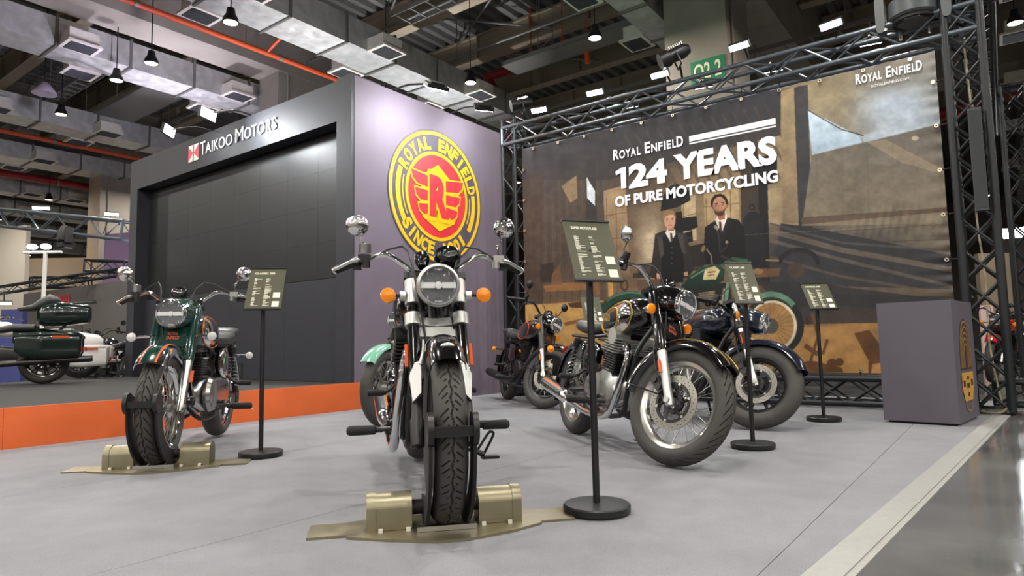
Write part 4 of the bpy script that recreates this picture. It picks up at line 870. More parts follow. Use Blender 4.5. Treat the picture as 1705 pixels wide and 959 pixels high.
def wheel(root, name, c, R, wt, rim, M, style, rimmat, discs=(), tread=None, spoke_objs=True, hubmat=None, discr=0.15, fine=1):
    T = Matrix.Translation(c); MM = (M @ T) if M is not None else T; hubmat = hubmat or ALU
    n = 64
    w = MB().lathe([(rim+0.006, -wt*0.38), (rim+0.012, -wt*0.36), (rim+0.004, -wt*0.30), (rim-0.016, -wt*0.27), (rim-0.030, -wt*0.16), (rim-0.032, 0), (rim-0.030, wt*0.16), (rim-0.016, wt*0.27), (rim+0.004, wt*0.30), (rim+0.012, wt*0.36), (rim+0.006, wt*0.38), (rim+0.0, wt*0.3), (rim, -wt*0.3)], n=n, close=True).build(name, rimmat, root, MM)
    V, F = tyre_mesh(R, wt, rim, 800 if tread else 110, tread); np_obj('tyre', V, F, RUBBER, w, MM)
    if style == 'spoke':
        MB().lathe([(0.0, -0.062), (0.03, -0.062), (0.03, -0.05), (0.062, -0.048), (0.062, -0.036), (0.036, -0.03), (0.034, 0.03), (0.062, 0.036), (0.062, 0.048), (0.03, 0.05), (0.03, 0.062), (0, 0.062)], n=28).build('hub', hubmat, w, MM)
        k = 36; J = MB()
        for i in range(k):
            sd = 1 if i % 2 else -1; cross = 1 if (i//2) % 2 else -1
            a0 = 2*pi*i/k; a1 = a0+cross*0.55
            p = Vector((0.058*math.cos(a1), sd*0.042, 0.058*math.sin(a1))); q = Vector(((rim-0.03)*math.cos(a0), sd*0.008, (rim-0.03)*math.sin(a0)))
            if spoke_objs: MB().cyl(p, q, 0.0021, n=5).build('spoke', STEEL, w, MM, sharp=60)
            else: J.cyl(p, q, 0.0021, n=5)
        if not spoke_objs: J.build('spoke_set', STEEL, w, MM, sharp=60, kind='stuff')
    else:
        MB().lathe([(0.0, -0.06), (0.05, -0.06), (0.055, -0.03), (0.055, 0.03), (0.05, 0.06), (0, 0.06)], n=24).build('hub', BLACK, w, MM)
        for i in range(7):
            a0 = 2*pi*i/7
            for off in (-0.13, 0.13):
                p = Vector((0.05*math.cos(a0), 0, 0.05*math.sin(a0))); a1 = a0+off; q = Vector(((rim-0.012)*math.cos(a1), 0, (rim-0.012)*math.sin(a1)))
                d = (q-p).normalized(); nn = d.cross(Vector((0, 1, 0)))
                b = MB(); vs = [p+nn*0.014+Vector((0, .018, 0)), p-nn*0.014+Vector((0, .018, 0)), p-nn*0.014-Vector((0, .018, 0)), p+nn*0.014-Vector((0, .018, 0)), q+nn*0.009+Vector((0, .014, 0)), q-nn*0.009+Vector((0, .014, 0)), q-nn*0.009-Vector((0, .014, 0)), q+nn*0.009-Vector((0, .014, 0))]
                b.add(vs, [(0, 1, 2, 3), (4, 7, 6, 5), (0, 4, 5, 1), (1, 5, 6, 2), (2, 6, 7, 3), (3, 7, 4, 0)]).build('cast_spoke', BLACK, w, MM)
    for sd in discs:
        y = sd*0.068; b = MB().lathe([(discr*0.72, y-0.0025), (discr, y-0.0025), (discr, y+0.0025), (discr*0.72, y+0.0025)], n=56, close=True).build('brake_disc', mat('disc_steel', (150, 147, 140), 0.36, 0.9), w, MM)
        b2 = MB(); b2.lathe([(0.04, y-0.004), (0.06, y-0.004), (0.06, y+0.004), (0.04, y+0.004)], n=24, close=True); b2.lathe([(discr*0.63, y-0.004), (discr*0.74, y-0.004), (discr*0.74, y+0.004), (discr*0.63, y+0.004)], n=40, close=True)
        for i in range(6):
            a = 2*pi*i/6; b2.cyl((0.05*math.cos(a), y, 0.05*math.sin(a)), (discr*0.68*math.cos(a+.35), y, discr*0.68*math.sin(a+.35)), 0.008, n=6)
        b2.build('disc_carrier', BLACK, w, MM)
        b3 = MB()
        for i in range(48):
            a = 2*pi*i/48; rr = discr*(0.80+0.055*(i % 3)); b3.cyl((rr*math.cos(a), y-0.0032, rr*math.sin(a)), (rr*math.cos(a), y+0.0032, rr*math.sin(a)), 0.0032, n=6)
        b3.build('disc_holes', BLACKM, w, MM, kind='stuff')
        b4 = MB()
        for i in range(6):
            a = 2*pi*i/6+0.35; b4.cyl((discr*0.68*math.cos(a), y-0.008, discr*0.68*math.sin(a)), (discr*0.68*math.cos(a), y+0.008, discr*0.68*math.sin(a)), 0.008, n=8)
        b4.build('disc_bolts', STEEL, w, MM, kind='stuff')
    return w
def fender_shape(c, R, w, a0, a1, t0=-90, t1=90, rise=0.035, off=0.0, n=36, th=0.003, drop=0.02):
    """arched mudguard around c, from angle a0 to a1 (0 = forward, 90 = up), cross-section angles t0..t1"""
    b = MB(); k = 10 if t1-t0 > 60 else 4; vs = []
    for i in range(n+1):
        a = math.radians(a0+(a1-a0)*i/n)
        ring = []
        for lay in (0, 1):
            for j in range(k+1):
                jj = j if lay == 0 else k-j
                t = math.radians(t0+(t1-t0)*jj/k); rr = R+off-(th if lay else 0)+(rise+drop)*math.copysign(abs(math.cos(t))**0.75, math.cos(t))-drop; y = (w+off-(th if lay else 0))*math.sin(t)
                ring.append(Vector(c)+Vector((rr*math.cos(a), y, rr*math.sin(a))))
        vs += ring
    m = 2*(k+1); fs = []
    for i in range(n):
        for j in range(m): fs.append((i*m+j, i*m+(j+1) % m, (i+1)*m+(j+1) % m, (i+1)*m+j))
    fs += [tuple(range(m)), tuple(range(n*m, n*m+m))[::-1]]
    return b.add(vs, fs)
def loft_patch(secs, t0, t1, off, x0, x1, th=0.004, n=14, k=12):
    """curved plate lying on a loft, from angle t0 to t1, between x0 and x1"""
    def sec(x):
        for a, b in zip(secs[:-1], secs[1:]):
            if a[0] <= x <= b[0]:
                f = (x-a[0])/(b[0]-a[0]+1e-9); return [a[i]+(b[i]-a[i])*f for i in range(6)]
        return list(secs[-1] if x > secs[-1][0] else secs[0])
    rows = []
    for i in range(n+1):
        u = -1+2*i/n; x = (x0+x1)/2+u*(x1-x0)/2; s = sec(x); sh = math.sqrt(max(0.0, 1-abs(u)**3.0)); row = []
        for j in range(k+1):
            t = math.radians((t0+t1)/2+(j/k-0.5)*(t1-t0)*max(sh, 0.05)); ct, st = math.cos(t), math.sin(t); e = s[5]
            row.append(lambda o, x=x, s=s, ct=ct, st=st, e=e: Vector((x, s[1]+(s[3]+o)*math.copysign(abs(ct)**(2/e), ct), s[2]+(s[4]+o)*math.copysign(abs(st)**(2/e), st))))
        rows.append(row)
    b = MB(); m = k+1; vs = [f(off) for r in rows for f in r]+[f(off-th) for r in rows for f in r]; N = (n+1)*m; fs = []
    for i in range(n):
        for j in range(k):
            q = i*m+j; fs += [(q, q+1, q+m+1, q+m), (N+q, N+q+m, N+q+m+1, N+q+1)]
    bd = [(0, j) for j in range(k)]+[(i, k) for i in range(n)]+[(n, j) for j in range(k, 0, -1)]+[(i, 0) for i in range(n, 0, -1)]
    for p, q in zip(bd, bd[1:]+bd[:1]):
        a_, c_ = p[0]*m+p[1], q[0]*m+q[1]; fs.append((a_, N+a_, N+c_, c_))
    b.add(vs, fs); return b, [rows[p[0]][p[1]](off+0.001) for p in bd]

def motorcycle(p):
    g = lambda k, d=None: p.get(k, d)
    wb, R, Rr, rk = g('wb', 1.42), g('R', 0.335), g('Rr', 0.325), math.radians(g('rake', 26)); e_ = 0.05
    wt, wr, rim, rimr = g('wt', 0.105), g('wr', 0.135), g('rim', 0.247), g('rimr', 0.235)
    h = math.radians(g('heading')); fx, fy = g('front'); z0 = g('z', 0.0)
    root = thing('motorcycle', g('label'), 'motorcycle', (fx-wb/2*math.cos(h), fy-wb/2*math.sin(h), z0), h, g('group'), math.radians(-g('lean', 0)))
    root.rotation_mode = 'XYZ'
    if g('lean', 0):                                                # tilt about the line between the tyre contacts
        root.rotation_euler = (Matrix.Rotation(h, 3, 'Z') @ Matrix.Rotation(math.radians(-g('lean')), 3, 'X')).to_euler()
    ax = Vector((wb/2, 0, R)); s = Vector((-math.sin(rk), 0, math.cos(rk))); f = Vector((math.cos(rk), 0, math.sin(rk)))
    def fp(a, b, c): return ax+s*a+f*b+Vector((0, c, 0))
    piv = fp(0, -e_, 0); FM = Matrix.Translation(piv) @ Matrix.Rotation(math.radians(g('steer', 0)), 4, s) @ Matrix.Translation(-piv)
    ra = Vector((-wb/2, 0, Rr))
    paint = mat(*g('paint')); paint2 = mat(*g('paint2')) if g('paint2') else paint
    bright = CHROME if g('bright', True) else BLACK
    hero = g('hero', False); cov = g('fork', 'covered'); far = g('far', False)
    # ---- wheels
    fw = wheel(root, 'front_wheel', ax, R, wt, rim, FM, g('wheel', 'spoke'), g('rimmat', CHROME), g('discs', (-1,)), g('tread') if not far else None, hero, discr=g('discr', 0.15))
    wheel(root, 'rear_wheel', ra, Rr, wr, rimr, None, g('wheel', 'spoke'), g('rimmat', CHROME), (-1,), None, False, discr=0.12)
    # ---- fork
    cs = g('forkw', 0.098); upm = mat(*g('forkpaint')) if g('forkpaint') else paint
    for sd in (1, -1):
        c = sd*cs
        if cov == 'covered':
            leg = MB().lathe([(0.0, 0.30), (0.031, 0.30), (0.034, 0.32), (0.034, 0.68), (0.03, 0.71), (0, 0.71)], c=fp(0, 0, c), axis=s, n=20).build('fork_leg', upm, root, FM)
            MB().lathe([(0.0, -0.035), (0.02, -0.03), (0.026, 0.0), (0.024, 0.06), (0.027, 0.24), (0.029, 0.25), (0.029, 0.305), (0, 0.305)], c=fp(0, 0, c), axis=s, n=20).build('fork_slider', ALU if g('slider', True) else SILVER, leg, FM, label='polished alloy fork slider')
            MB().cyl(fp(0, 0, c-sd*0.03), fp(0, 0, c+sd*0.03), 0.017, n=12).build('axle_end', STEEL, leg, FM)
        elif cov == 'upside':
            leg = MB().lathe([(0.0, 0.16), (0.0262, 0.16), (0.0262, 0.70), (0.023, 0.72), (0, 0.72)], c=fp(0, 0, c), axis=s, n=24).build('fork_leg', BLACKGLOSS, root, FM)
            MB().lathe([(0.0, -0.06), (0.027, -0.05), (0.029, 0.05), (0.022, 0.07), (0.021, 0.17), (0, 0.17)], c=fp(0, 0, c), axis=s, n=20).build('fork_slider', BLACK, leg, FM)
            b = MB(); q = [fp(0.12, 0.03, c+sd*0.015), fp(0.15, 0.05, c-sd*0.018), fp(0.25, 0.06, c-sd*0.02), fp(0.29, 0.05, c-sd*0.02), fp(0.28, 0.045, c+sd*0.004), fp(0.23, 0.03, c+sd*0.026)]
            q2 = [v-f*0.05 for v in q]; b.add(q+q2, [tuple(range(6)), tuple(range(11, 5, -1))]+[(i, (i+1) % 6, 6+(i+1) % 6, 6+i) for i in range(6)]).build('fork_guard', SILVER, leg, FM, sharp=25, label='silver fender bracket')
            MB().tube([fp(0.27, 0.05, c-sd*0.02), fp(0.33, 0.055, c-sd*0.032), fp(0.38, 0.05, c-sd*0.034)], [0.010, 0.006, 0.005], n=8).build('fender_stay', SILVER, leg, FM)
            MB().box((0, 0, 0), (0.012, 0.008, 0.10)).build('reflector', ORANGE_REFLECT, leg, FM @ Matrix.Translation(fp(0.335, 0.0, c+sd*0.034)) @ s.to_track_quat('Z', 'Y').to_matrix().to_4x4(), label='orange side reflector')
        else:
            leg = MB().lathe([(0.0, 0.42), (0.023, 0.42), (0.023, 0.71), (0, 0.71)], c=fp(0, 0, c), axis=s, n=18).build('fork_leg', upm, root, FM)
            MB().lathe([(0.0, 0.28), (0.03, 0.28), (0.025, 0.30), (0.031, 0.32), (0.025, 0.34), (0.031, 0.36), (0.025, 0.38), (0.031, 0.40), (0.025, 0.43), (0, 0.43)], c=fp(0, 0, c), axis=s, n=18).build('fork_gaiter', BLACKM, leg, FM)
            MB().lathe([(0.0, -0.04), (0.022, -0.03), (0.027, 0.0), (0.025, 0.28), (0, 0.28)], c=fp(0, 0, c), axis=s, n=18).build('fork_slider', mat(*g('sliderpaint')) if g('sliderpaint') else ALU, leg, FM)
            MB().cyl(fp(0, 0, c-sd*0.03), fp(0, 0, c+sd*0.03), 0.015, n=10).build('axle_end', STEEL, leg, FM)
        if cov != 'upside': MB().box((0, 0, 0), (0.03, 0.008, 0.075)).build('reflector', ORANGE_REFLECT, leg, FM @ Matrix.Translation(fp(0.2 if cov == 'covered' else 0.36, -0.005, c+sd*0.029)) @ s.to_track_quat('Z', 'Y').to_matrix().to_4x4(), label='orange side reflector')
    ym = SILVER if cov == 'upside' else (upm if cov == 'covered' else BLACK); al = g('yoke', 0.50)
    b = MB()
    for sd in (1, -1): b.cyl(fp(al-0.03, 0, sd*cs), fp(al+0.025, 0, sd*cs), 0.037, n=22)
    nb = 9; vs = []
    for i in range(nb):
        y = -cs+2*cs*i/(nb-1); k = 1-(y/cs)**2
        for (aa, bb) in ((al-0.022, 0.018-0.03*k), (al+0.016, 0.018-0.03*k), (al+0.016, -0.03-0.045*k), (al-0.022, -0.03-0.045*k)): vs.append(fp(aa, bb, y))
    b.add(vs, [(i*4+j, i*4+(j+1) % 4, i*4+4+(j+1) % 4, i*4+4+j) for i in range(nb-1) for j in range(4)]); b.build('lower_yoke', ym, root, FM)
    if cov == 'upside': MB().box((0, 0, 0), (0.03, 0.17, 0.045)).lathe([(0.0, -0.02), (0.016, -0.02), (0.022, 0.01), (0, 0.02)], c=(0.005, 0, -0.03), axis=(0, 0, 1), n=16).build('yoke_web', SILVER, root, FM @ Matrix.Translation(fp(al-0.055, -0.015, 0)) @ Matrix.Rotation(-rk, 4, 'Y'))
    b = MB(); b.box((0, 0, 0), (0.09, 2*cs+0.07, 0.028)); b.build('top_yoke', BLACK if cov != 'covered' else bright, root, FM @ Matrix.Translation(fp(0.715, -0.02, 0)) @ Matrix.Rotation(-rk, 4, 'Y'))
    if cov == 'upside':
        for sd in (1, -1): MB().cyl(fp(0.575, 0, sd*cs), fp(0.695, 0, sd*cs), 0.034, n=22).build('lamp_bracket', SILVER, root, FM)
        for sd in (1, -1): MB().cyl(fp(0.615, 0.01, sd*(cs+0.03)), fp(0.615, 0.01, sd*(cs+0.055)), 0.022, n=14).build('indicator_mount', SILVER, root, FM)
        MB().box(fp(0.45, -0.10, 0), (0.04, 0.10, 0.08)).box(fp(0.40, -0.14, 0), (0.03, 0.20, 0.05)).build('horn', BLACK, root, FM)
    # ---- headlight
    hr = g('hlr', 0.089); ha, hb = g('hla', 0.588), g('hlb', 0.14); hc = fp(ha, hb, 0); hax = Vector((0.995, 0, -0.06)).normalized()
    hl = MB().lathe([(0.0, -0.13), (hr*0.45, -0.125), (hr*0.8, -0.085), (hr*0.96, -0.03), (hr*0.98, 0.0), (hr*0.93, 0.0), (hr*0.9, -0.03), (0.0, -0.05)], c=hc, axis=hax, n=36).build('headlight', mat(*g('bucket')) if g('bucket') else BLACKGLOSS, root, FM)
    MB().lathe([(hr*0.86, 0.012), (hr*0.90, 0.022), (hr*0.98, 0.014), (hr*1.03, -0.008), (hr*1.02, -0.022), (hr*0.97, -0.022), (hr*0.88, 0.0)], c=hc, axis=hax, n=44, close=True).build('headlight_rim', g('rimhl', CHROME), hl, FM)
    b = MB(); hy = Vector((0, 1, 0)); hz = hy.cross(hax)*-1; hz = Vector((-hax.z*-1, 0, hax.x)) if False else Vector((0.06, 0, 0.998))
    b.lathe([(0.0, -0.045), (hr*0.45, -0.035), (hr*0.88, -0.004)], c=hc, axis=hax, n=40); b.build('reflector_bowl', mat('lamp_bowl', (150, 152, 155), 0.2, 0.7), hl, FM); b = MB()
    for i in range(-4, 5):
        for k in range(-6, 7):
            y, z = k*hr*0.125, i*hr*0.19
            if y*y+z*z < (hr*0.80)**2 and abs(i) >= 1:
                q = hc+hy*y+hz*z+hax*((lambda u: (-0.045+u/0.45*0.01 if u < 0.45 else -0.035+(u-0.45)/0.43*0.031)+0.007)(math.sqrt(y*y+z*z)/hr)); dd = 0.006 if (i+k) % 2 else 0.011
                b.box(q, (dd, hr*(0.06 if abs(k) > 1 else 0.10), hr*(0.165 if abs(k) > 1 else 0.10)))
    b.build('reflector_facets', mat('lamp_reflector', (214, 216, 218), 0.25, 0.45), hl, FM, sharp=20)
    b = MB()
    for sd in (1, -1): b.box(hc+hy*sd*hr*0.50+hax*(0.0), (0.012, hr*0.66, hr*0.27))
    b.lathe([(0.0, 0.014), (hr*0.16, 0.013), (hr*0.19, -0.01), (0.0, -0.02)], c=hc, axis=hax, n=20); b.build('light_bar', mat('lamp_bar', (246, 246, 244), 0.3), hl, FM, label='white bar across the lamp')
    MB().lathe([(0.0, 0.026), (hr*0.5, 0.022), (hr*0.88, 0.008), (hr*0.87, 0.005), (hr*0.5, 0.018), (0, 0.022)], c=hc, axis=hax, n=36).build('lens', GLASS, hl, FM)
    if g('nacelle'):
        b = MB(); b.loft([(hc.x-0.24, 0, hc.z+0.03, 0.05, 0.03, 2.5), (hc.x-0.20, 0, hc.z+0.03, 0.10, 0.07, 2.6), (hc.x-0.12, 0, hc.z+0.015, 0.118, 0.10, 2.6), (hc.x-0.05, 0, hc.z+0.004, hr*1.12, hr*1.10, 2.2), (hc.x-0.012, 0, hc.z, hr*1.03, hr*1.03, 2.0), (hc.x-0.016, 0, hc.z, hr*0.9, hr*0.9, 2.0)], 32).build('headlight_nacelle', paint if not g('nacpaint') else mat(*g('nacpaint')), root, FM)
        b = MB(); q = [fp(0.40, 0.015, -cs), fp(0.40, 0.015, cs), fp(0.53, 0.03, cs), fp(0.53, 0.03, -cs)]; q += [v-f*0.02 for v in q]
        pn = b.add(q, [(0, 1, 2, 3), (7, 6, 5, 4), (0, 4, 5, 1), (1, 5, 6, 2), (2, 6, 7, 3), (3, 7, 4, 0)]).build('fork_panel', upm, root, FM)
        n_ = (q[1]-q[0]).cross(q[3]-q[0]).normalized(); ez_ = (q[3]-q[0]).normalized()
        for r_, tx in enumerate(('ROYAL', 'ENFIELD')):
            oo = put_text('badge_letters', tx, ORANGE_REFLECT, Vector(q[0]).lerp(q[1], 0.5)+ez_*(0.075-0.028*r_)+n_*0.002, hy, ez_, 0.02, pn, 0.02, width=0.075 if r_ else 0.06, align='CENTER', extrude=0.002)
            if oo: oo.data.transform(FM)
        if not far:
            for sd in (1, -1):
                MB().lathe([(0, 0.012), (0.014, 0.01), (0.018, 0.0), (0, 0.0)], c=fp(0.62, 0.10, sd*0.085), axis=(0.9, 0, 0.4), n=14).build('pilot_lamp', CHROME, hl, FM)
    # ---- gauges
    for (gy, gr, ga) in g('gauges', [(0.0, 0.05, 0.77)]):
        gc = fp(ga, 0.04, gy); gn = Vector((-0.55, 0, 0.83))
        gg = MB().lathe([(0.0, -0.05), (gr*0.6, -0.05), (gr*0.95, -0.025), (gr, 0.0), (gr, 0.016), (gr*0.88, 0.02), (gr*0.86, 0.008), (0, 0.006)], c=gc, axis=gn, n=30).build('gauge', BLACKGLOSS, root, FM)
        MB().lathe([(gr*0.86, 0.02), (gr*1.02, 0.014), (gr*1.03, 0.0), (gr*0.97, 0.0)], c=gc, axis=gn, n=30, close=True).build('gauge_ring', g('gaugering', BLACKGLOSS), gg, FM)
    # ---- handlebar and controls
    hp = g('bar', [(0.0, 0.0, 0.0), (0.0, 0.075, 0.0), (0.004, 0.115, 0.02), (-0.02, 0.19, 0.075), (-0.045, 0.235, 0.085), (-0.10, 0.32, 0.068), (-0.19, 0.435, 0.034)])
    h0 = fp(0.755, -0.02, 0)+Vector((0, 0, g('barz', 0.0))); bl = lambda q, sd: h0+Vector((q[0], sd*q[1], q[2]))
    b = MB().tube([bl(q, -1) for q in hp[::-1]]+[bl(q, 1) for q in hp[1:]], 0.0125, n=12, smooth=4); hbar = b.build('handlebar', g('barmat', bright), root, FM)
    MB().box(h0+Vector((0, 0.04, -0.012)), (0.045, 0.03, 0.05)).box(h0+Vector((0, -0.04, -0.012)), (0.045, 0.03, 0.05)).build('bar_clamp', BLACK, hbar, FM)
    for sd in (1, -1):
        e0, e1 = bl(hp[-2], sd), bl(hp[-1], sd); d = (e1-e0).normalized()
        gr = MB().lathe([(0.0, 0), (0.021, 0), (0.021, 0.006), (0.0175, 0.008), (0.0185, 0.11), (0.02, 0.125), (0, 0.125)], c=e1-d*0.128, axis=d, n=18).build('grip', GRIP, hbar, FM)
        MB().lathe([(0, 0), (0.018, 0), (0.019, 0.012), (0.012, 0.022), (0, 0.022)], c=e1-d*0.003, axis=d, n=16).build('bar_end', bright if g('barends', True) else BLACK, gr, FM)
        MB().lathe([(0, 0), (0.022, 0.003), (0.023, 0.04), (0, 0.043)], c=e0+d*0.005, axis=d, n=14).box(e0+d*0.025+Vector((0.0, 0, -0.02)), (0.03, 0.04, 0.035)).build('switch_pod', BLACK, hbar, FM)
        fw_ = Vector((1, 0, 0))
        MB().tube([e0-d*0.01+fw_*0.025, e0+d*0.02+fw_*0.05, e0+d*0.06+fw_*0.058+Vector((0, 0, 0.004)), e1-d*0.03+fw_*0.05, e1+d*0.012+fw_*0.038], [0.010, 0.010, 0.008, 0.0075, 0.008], n=10).ball(e1+d*0.014+fw_*0.037, 0.011, 10).build('lever', g('levermat', ALU), hbar, FM)
        if sd < 0:
            MB().lathe([(0.0, 0), (0.024, 0), (0.027, 0.006), (0.027, 0.045), (0.0, 0.048)], c=e0-d*0.022+Vector((0.012, 0, 0.022)), axis=(0.1, 0, 1), n=18).build('brake_reservoir', BLACK if not g('resv') else STEEL, hbar, FM)
        MB().box(e0-d*0.015+Vector((0.012, 0, 0)), (0.05, 0.05, 0.036)).lathe([(0, 0), (0.018, 0), (0.018, 0.03), (0, 0.03)], c=e0-d*0.03+Vector((0.02, 0, -0.045)), axis=(0, 0, 1), n=12).build('perch', BLACK if sd < 0 else STEEL, hbar, FM)
        # mirrors
        if sd in g('mirrors', (1, -1)):
            mo = e0-d*0.012+Vector((0.008, 0, 0.02)); mm = CHROME if g('chromemirror', True) else BLACK
            mc = mo+Vector((g('mirrorx', 0.035), sd*g('mirrory', 0.085), g('mirrorz', 0.135)))
            mi = MB().lathe([(0.0, 0.034), (0.018, 0.031), (0.036, 0.021), (0.047, 0.006), (0.05, -0.006), (0.047, -0.012), (0.0, -0.010)], c=mc, axis=(0.97, sd*-0.1, 0.1), n=28).build('mirror', mm, root, FM)
            b = MB().tube([mo, mo+Vector((0.0, 0, 0.05)), mo+Vector((0.006, sd*0.012, 0.062)), mc+Vector((0.006, -sd*0.02, -0.015)), mc+Vector((0.01, 0, 0))], 0.0052, n=8); b.ball(mo+Vector((0, 0, 0.05)), 0.009, 8)
            b.build('mirror_stem', mm, mi, FM)
    b = MB()
    b.tube([bl(hp[-2], -1)+Vector((0.02, 0, -0.02)), fp(0.85, 0.05, -0.14), fp(0.66, 0.07, -0.09), fp(0.4, 0.0, -0.05)], 0.005, n=6); b.tube([bl(hp[-2], 1)+Vector((0.02, 0, -0.01)), fp(0.85, 0.05, 0.14), fp(0.62, 0.05, 0.06), fp(0.45, -0.14, 0.05)], 0.0045, n=6)
    b.tube([fp(0.5, 0.03, g('discs', (-1,))[0]*0.06), fp(0.35, -0.06, g('discs', (-1,))[0]*0.09), fp(0.12, -0.05, g('discs', (-1,))[0]*0.10)], 0.004, n=6)
    b.build('control_cables', BLACK, root, FM)
    # ---- front indicators
    il = AMBER if g('amber', True) else CLEARLENS
    for sd in ((1, -1) if not g('noind') else ()):
        o = fp(g('inda', 0.6), g('indb', 0.0), sd*(cs+0.03)); t_ = o+Vector((0.012, sd*g('indl', 0.075), -0.004))
        ind = MB().cyl(o, t_, 0.009, n=10).build('indicator_stem', BLACK if g('amber', True) else CHROME, root, FM)
        ir = g('indr', 1.0); MB().lathe([(0.0, -0.034*ir), (0.018*ir, -0.03*ir), (0.03*ir, -0.012), (0.033*ir, 0.0), (0, 0)], c=t_+Vector((0.012, 0, 0)), axis=(1, 0, 0), n=20).build('indicator_shell', il if g('fork') == 'upside' else bright, ind, FM)
        MB().lathe([(0.033*ir, 0.0), (0.031*ir, 0.008), (0.02*ir, 0.013), (0.0, 0.015), (0, 0.0)], c=t_+Vector((0.012, 0, 0)), axis=(1, 0, 0), n=20).build('indicator_lens', il, ind, FM)
    # ---- front mudguard
    a0, a1 = g('fend', (48, 165)); fwid = g('fendw', wt*0.5+0.022); fR = R+0.018
    mg = fender_shape(ax, fR, fwid, a0, a1, rise=0.03, drop=g('fdrop', 0.03)).build('front_mudguard', mat(*g('fendpaint')) if g('fendpaint') else paint, root, FM)
    for (t0, t1, mm_) in g('fendstripes', []):
        fender_shape(ax, fR, fwid, a0+1, a1, t0, t1, 0.03, 0.0025, drop=g('fdrop', 0.03)).build('stripe', mat(*mm_), mg, FM)
    if cov == 'upside':
        bc = ax+Vector(((fR+0.034)*math.cos(math.radians(62)), 0, (fR+0.034)*math.sin(math.radians(62)))); MB().ball((0, 0, 0), 0.02, 12, (0.25, 1.3, 0.6)).build('badge', STEEL, mg, FM @ Matrix.Translation(bc+Vector((-0.004, 0, -0.006))))
    else:
        b = MB()
        for sd in (1, -1):
            for an in (a1-6, 118):
                q = ax+Vector(((fR-0.01)*math.cos(math.radians(an)), sd*fwid, (fR-0.01)*math.sin(math.radians(an)))); b.cyl(q, fp(0.02 if an > 130 else 0.24, -0.0, sd*(cs-0.012)), 0.005, n=6)
        b.build('mudguard_stays', bright, mg, FM)
    # ---- caliper
    for sd in g('discs', (-1,)):
        MB().box((0, 0, 0), (0.05, 0.05, 0.11)).cyl((0.0, sd*0.028, 0.03), (0, sd*0.034, 0.03), 0.018, n=12).cyl((0.0, sd*0.028, -0.025), (0, sd*0.034, -0.025), 0.018, n=12).build('brake_caliper', BLACK, root, FM @ Matrix.Translation(ax+Vector((-0.115, sd*0.075, 0.085))) @ Matrix.Rotation(math.radians(-50), 4, 'Y'))
    if g('hero') and g('tread'):
        pass
    # ---- frame
    FR = BLACK; hs = fp(0.6, -e_, 0)
    b = MB(); b.cyl(fp(0.52, -e_, 0), fp(0.71, -e_, 0), 0.032, n=16); b.tube([hs, Vector((0.1, 0, 0.78)), Vector((-0.25, 0, 0.72))], 0.024, n=10)
    if g('engine') == 'twin':
        for sd in (1, -1): b.tube([fp(0.54, -e_-0.01, sd*0.02), Vector((0.36, sd*0.09, 0.62)), Vector((0.315, sd*0.11, 0.36)), Vector((0.25, sd*0.11, 0.22)), Vector((-0.2, sd*0.11, 0.21)), Vector((-0.33, sd*0.12, 0.34)), Vector((-0.36, sd*0.12, 0.66))], 0.016, n=10)
    else:
        b.tube([fp(0.54, -e_-0.01, 0), Vector((0.36, 0, 0.62)), Vector((0.31, 0, 0.40)), Vector((0.26, 0, 0.28))], 0.02, n=10)
        for sd in (1, -1): b.tube([Vector((0.27, sd*0.03, 0.31)), Vector((0.2, sd*0.09, 0.22)), Vector((-0.2, sd*0.09, 0.21)), Vector((-0.33, sd*0.11, 0.34)), Vector((-0.36, sd*0.11, 0.66))], 0.015, n=10)
    for sd in (1, -1):
        b.tube([Vector((-0.1, sd*0.06, 0.74)), Vector((-0.4, sd*0.11, 0.72)), Vector((-0.72, sd*0.11, 0.74))], 0.013, n=8); b.tube([Vector((-0.33, sd*0.11, 0.36)), Vector((-0.55, sd*0.125, 0.71))], 0.012, n=8, smooth=1)
    b.build('frame', FR, root)
    b = MB()
    for sd in (1, -1): b.tube([Vector((-0.27, sd*0.10, 0.36)), Vector((-0.45, sd*0.115, 0.34)), ra+Vector((0, sd*0.115, 0))], 0.02, n=8, smooth=1); b.cyl(ra+Vector((0, sd*0.06, 0)), ra+Vector((0, sd*0.14, 0)), 0.016, n=10)
    b.build('swingarm', FR, root)
    for sd in (1, -1):
        lo, hi = Vector((-wb/2+0.05, sd*0.14, Rr+0.02)), Vector((-wb/2+0.20, sd*0.14, 0.70)); d = hi-lo
        sh = MB().cyl(lo, lo+d*0.45, 0.02, n=12).cyl(lo+d*0.4, hi, 0.012, n=10).cyl(lo+d*0.86, hi, 0.03, n=12).build('shock_absorber', BLACK, root)
        if not far: MB().tube([lo+d*(0.12+0.72*i/64)+(Vector((1, 0, 0.35)).normalized()*math.cos(i*0.9)+Vector((0, 1, 0))*math.sin(i*0.9))*0.026 for i in range(65)], 0.0045, n=5, smooth=1).build('spring', bright, sh)
    # ---- tank
    tw = g('tankw', 1.0)
    bz = g('bodyz', 0.0)
    ts = [(-0.25, 0, .79, .06*tw, .035, 2.4), (-0.20, 0, .80, .10*tw, .07, 2.6), (-0.10, 0, .818, .132*tw, .105, 2.7), (0.04, 0, .832, .150*tw, .122, 2.7), (0.18, 0, .845, .152*tw, .125, 2.6), (0.28, 0, .853, .130*tw, .112, 2.5), (0.345, 0, .86, .095*tw, .085, 2.4), (0.375, 0, .862, .05*tw, .045, 2.2)]
    ts = [(a_[0], a_[1], a_[2]+bz, *a_[3:]) for a_ in ts]; tk = MB().loft(ts, 36).build('fuel_tank', paint, root, sharp=60)
    MB().lathe([(0, 0.0), (0.034, 0), (0.036, 0.012), (0.03, 0.02), (0, 0.022)], c=(0.12, 0, 0.955+bz), axis=(0, 0, 1), n=22).build('filler_cap', CHROME, tk)
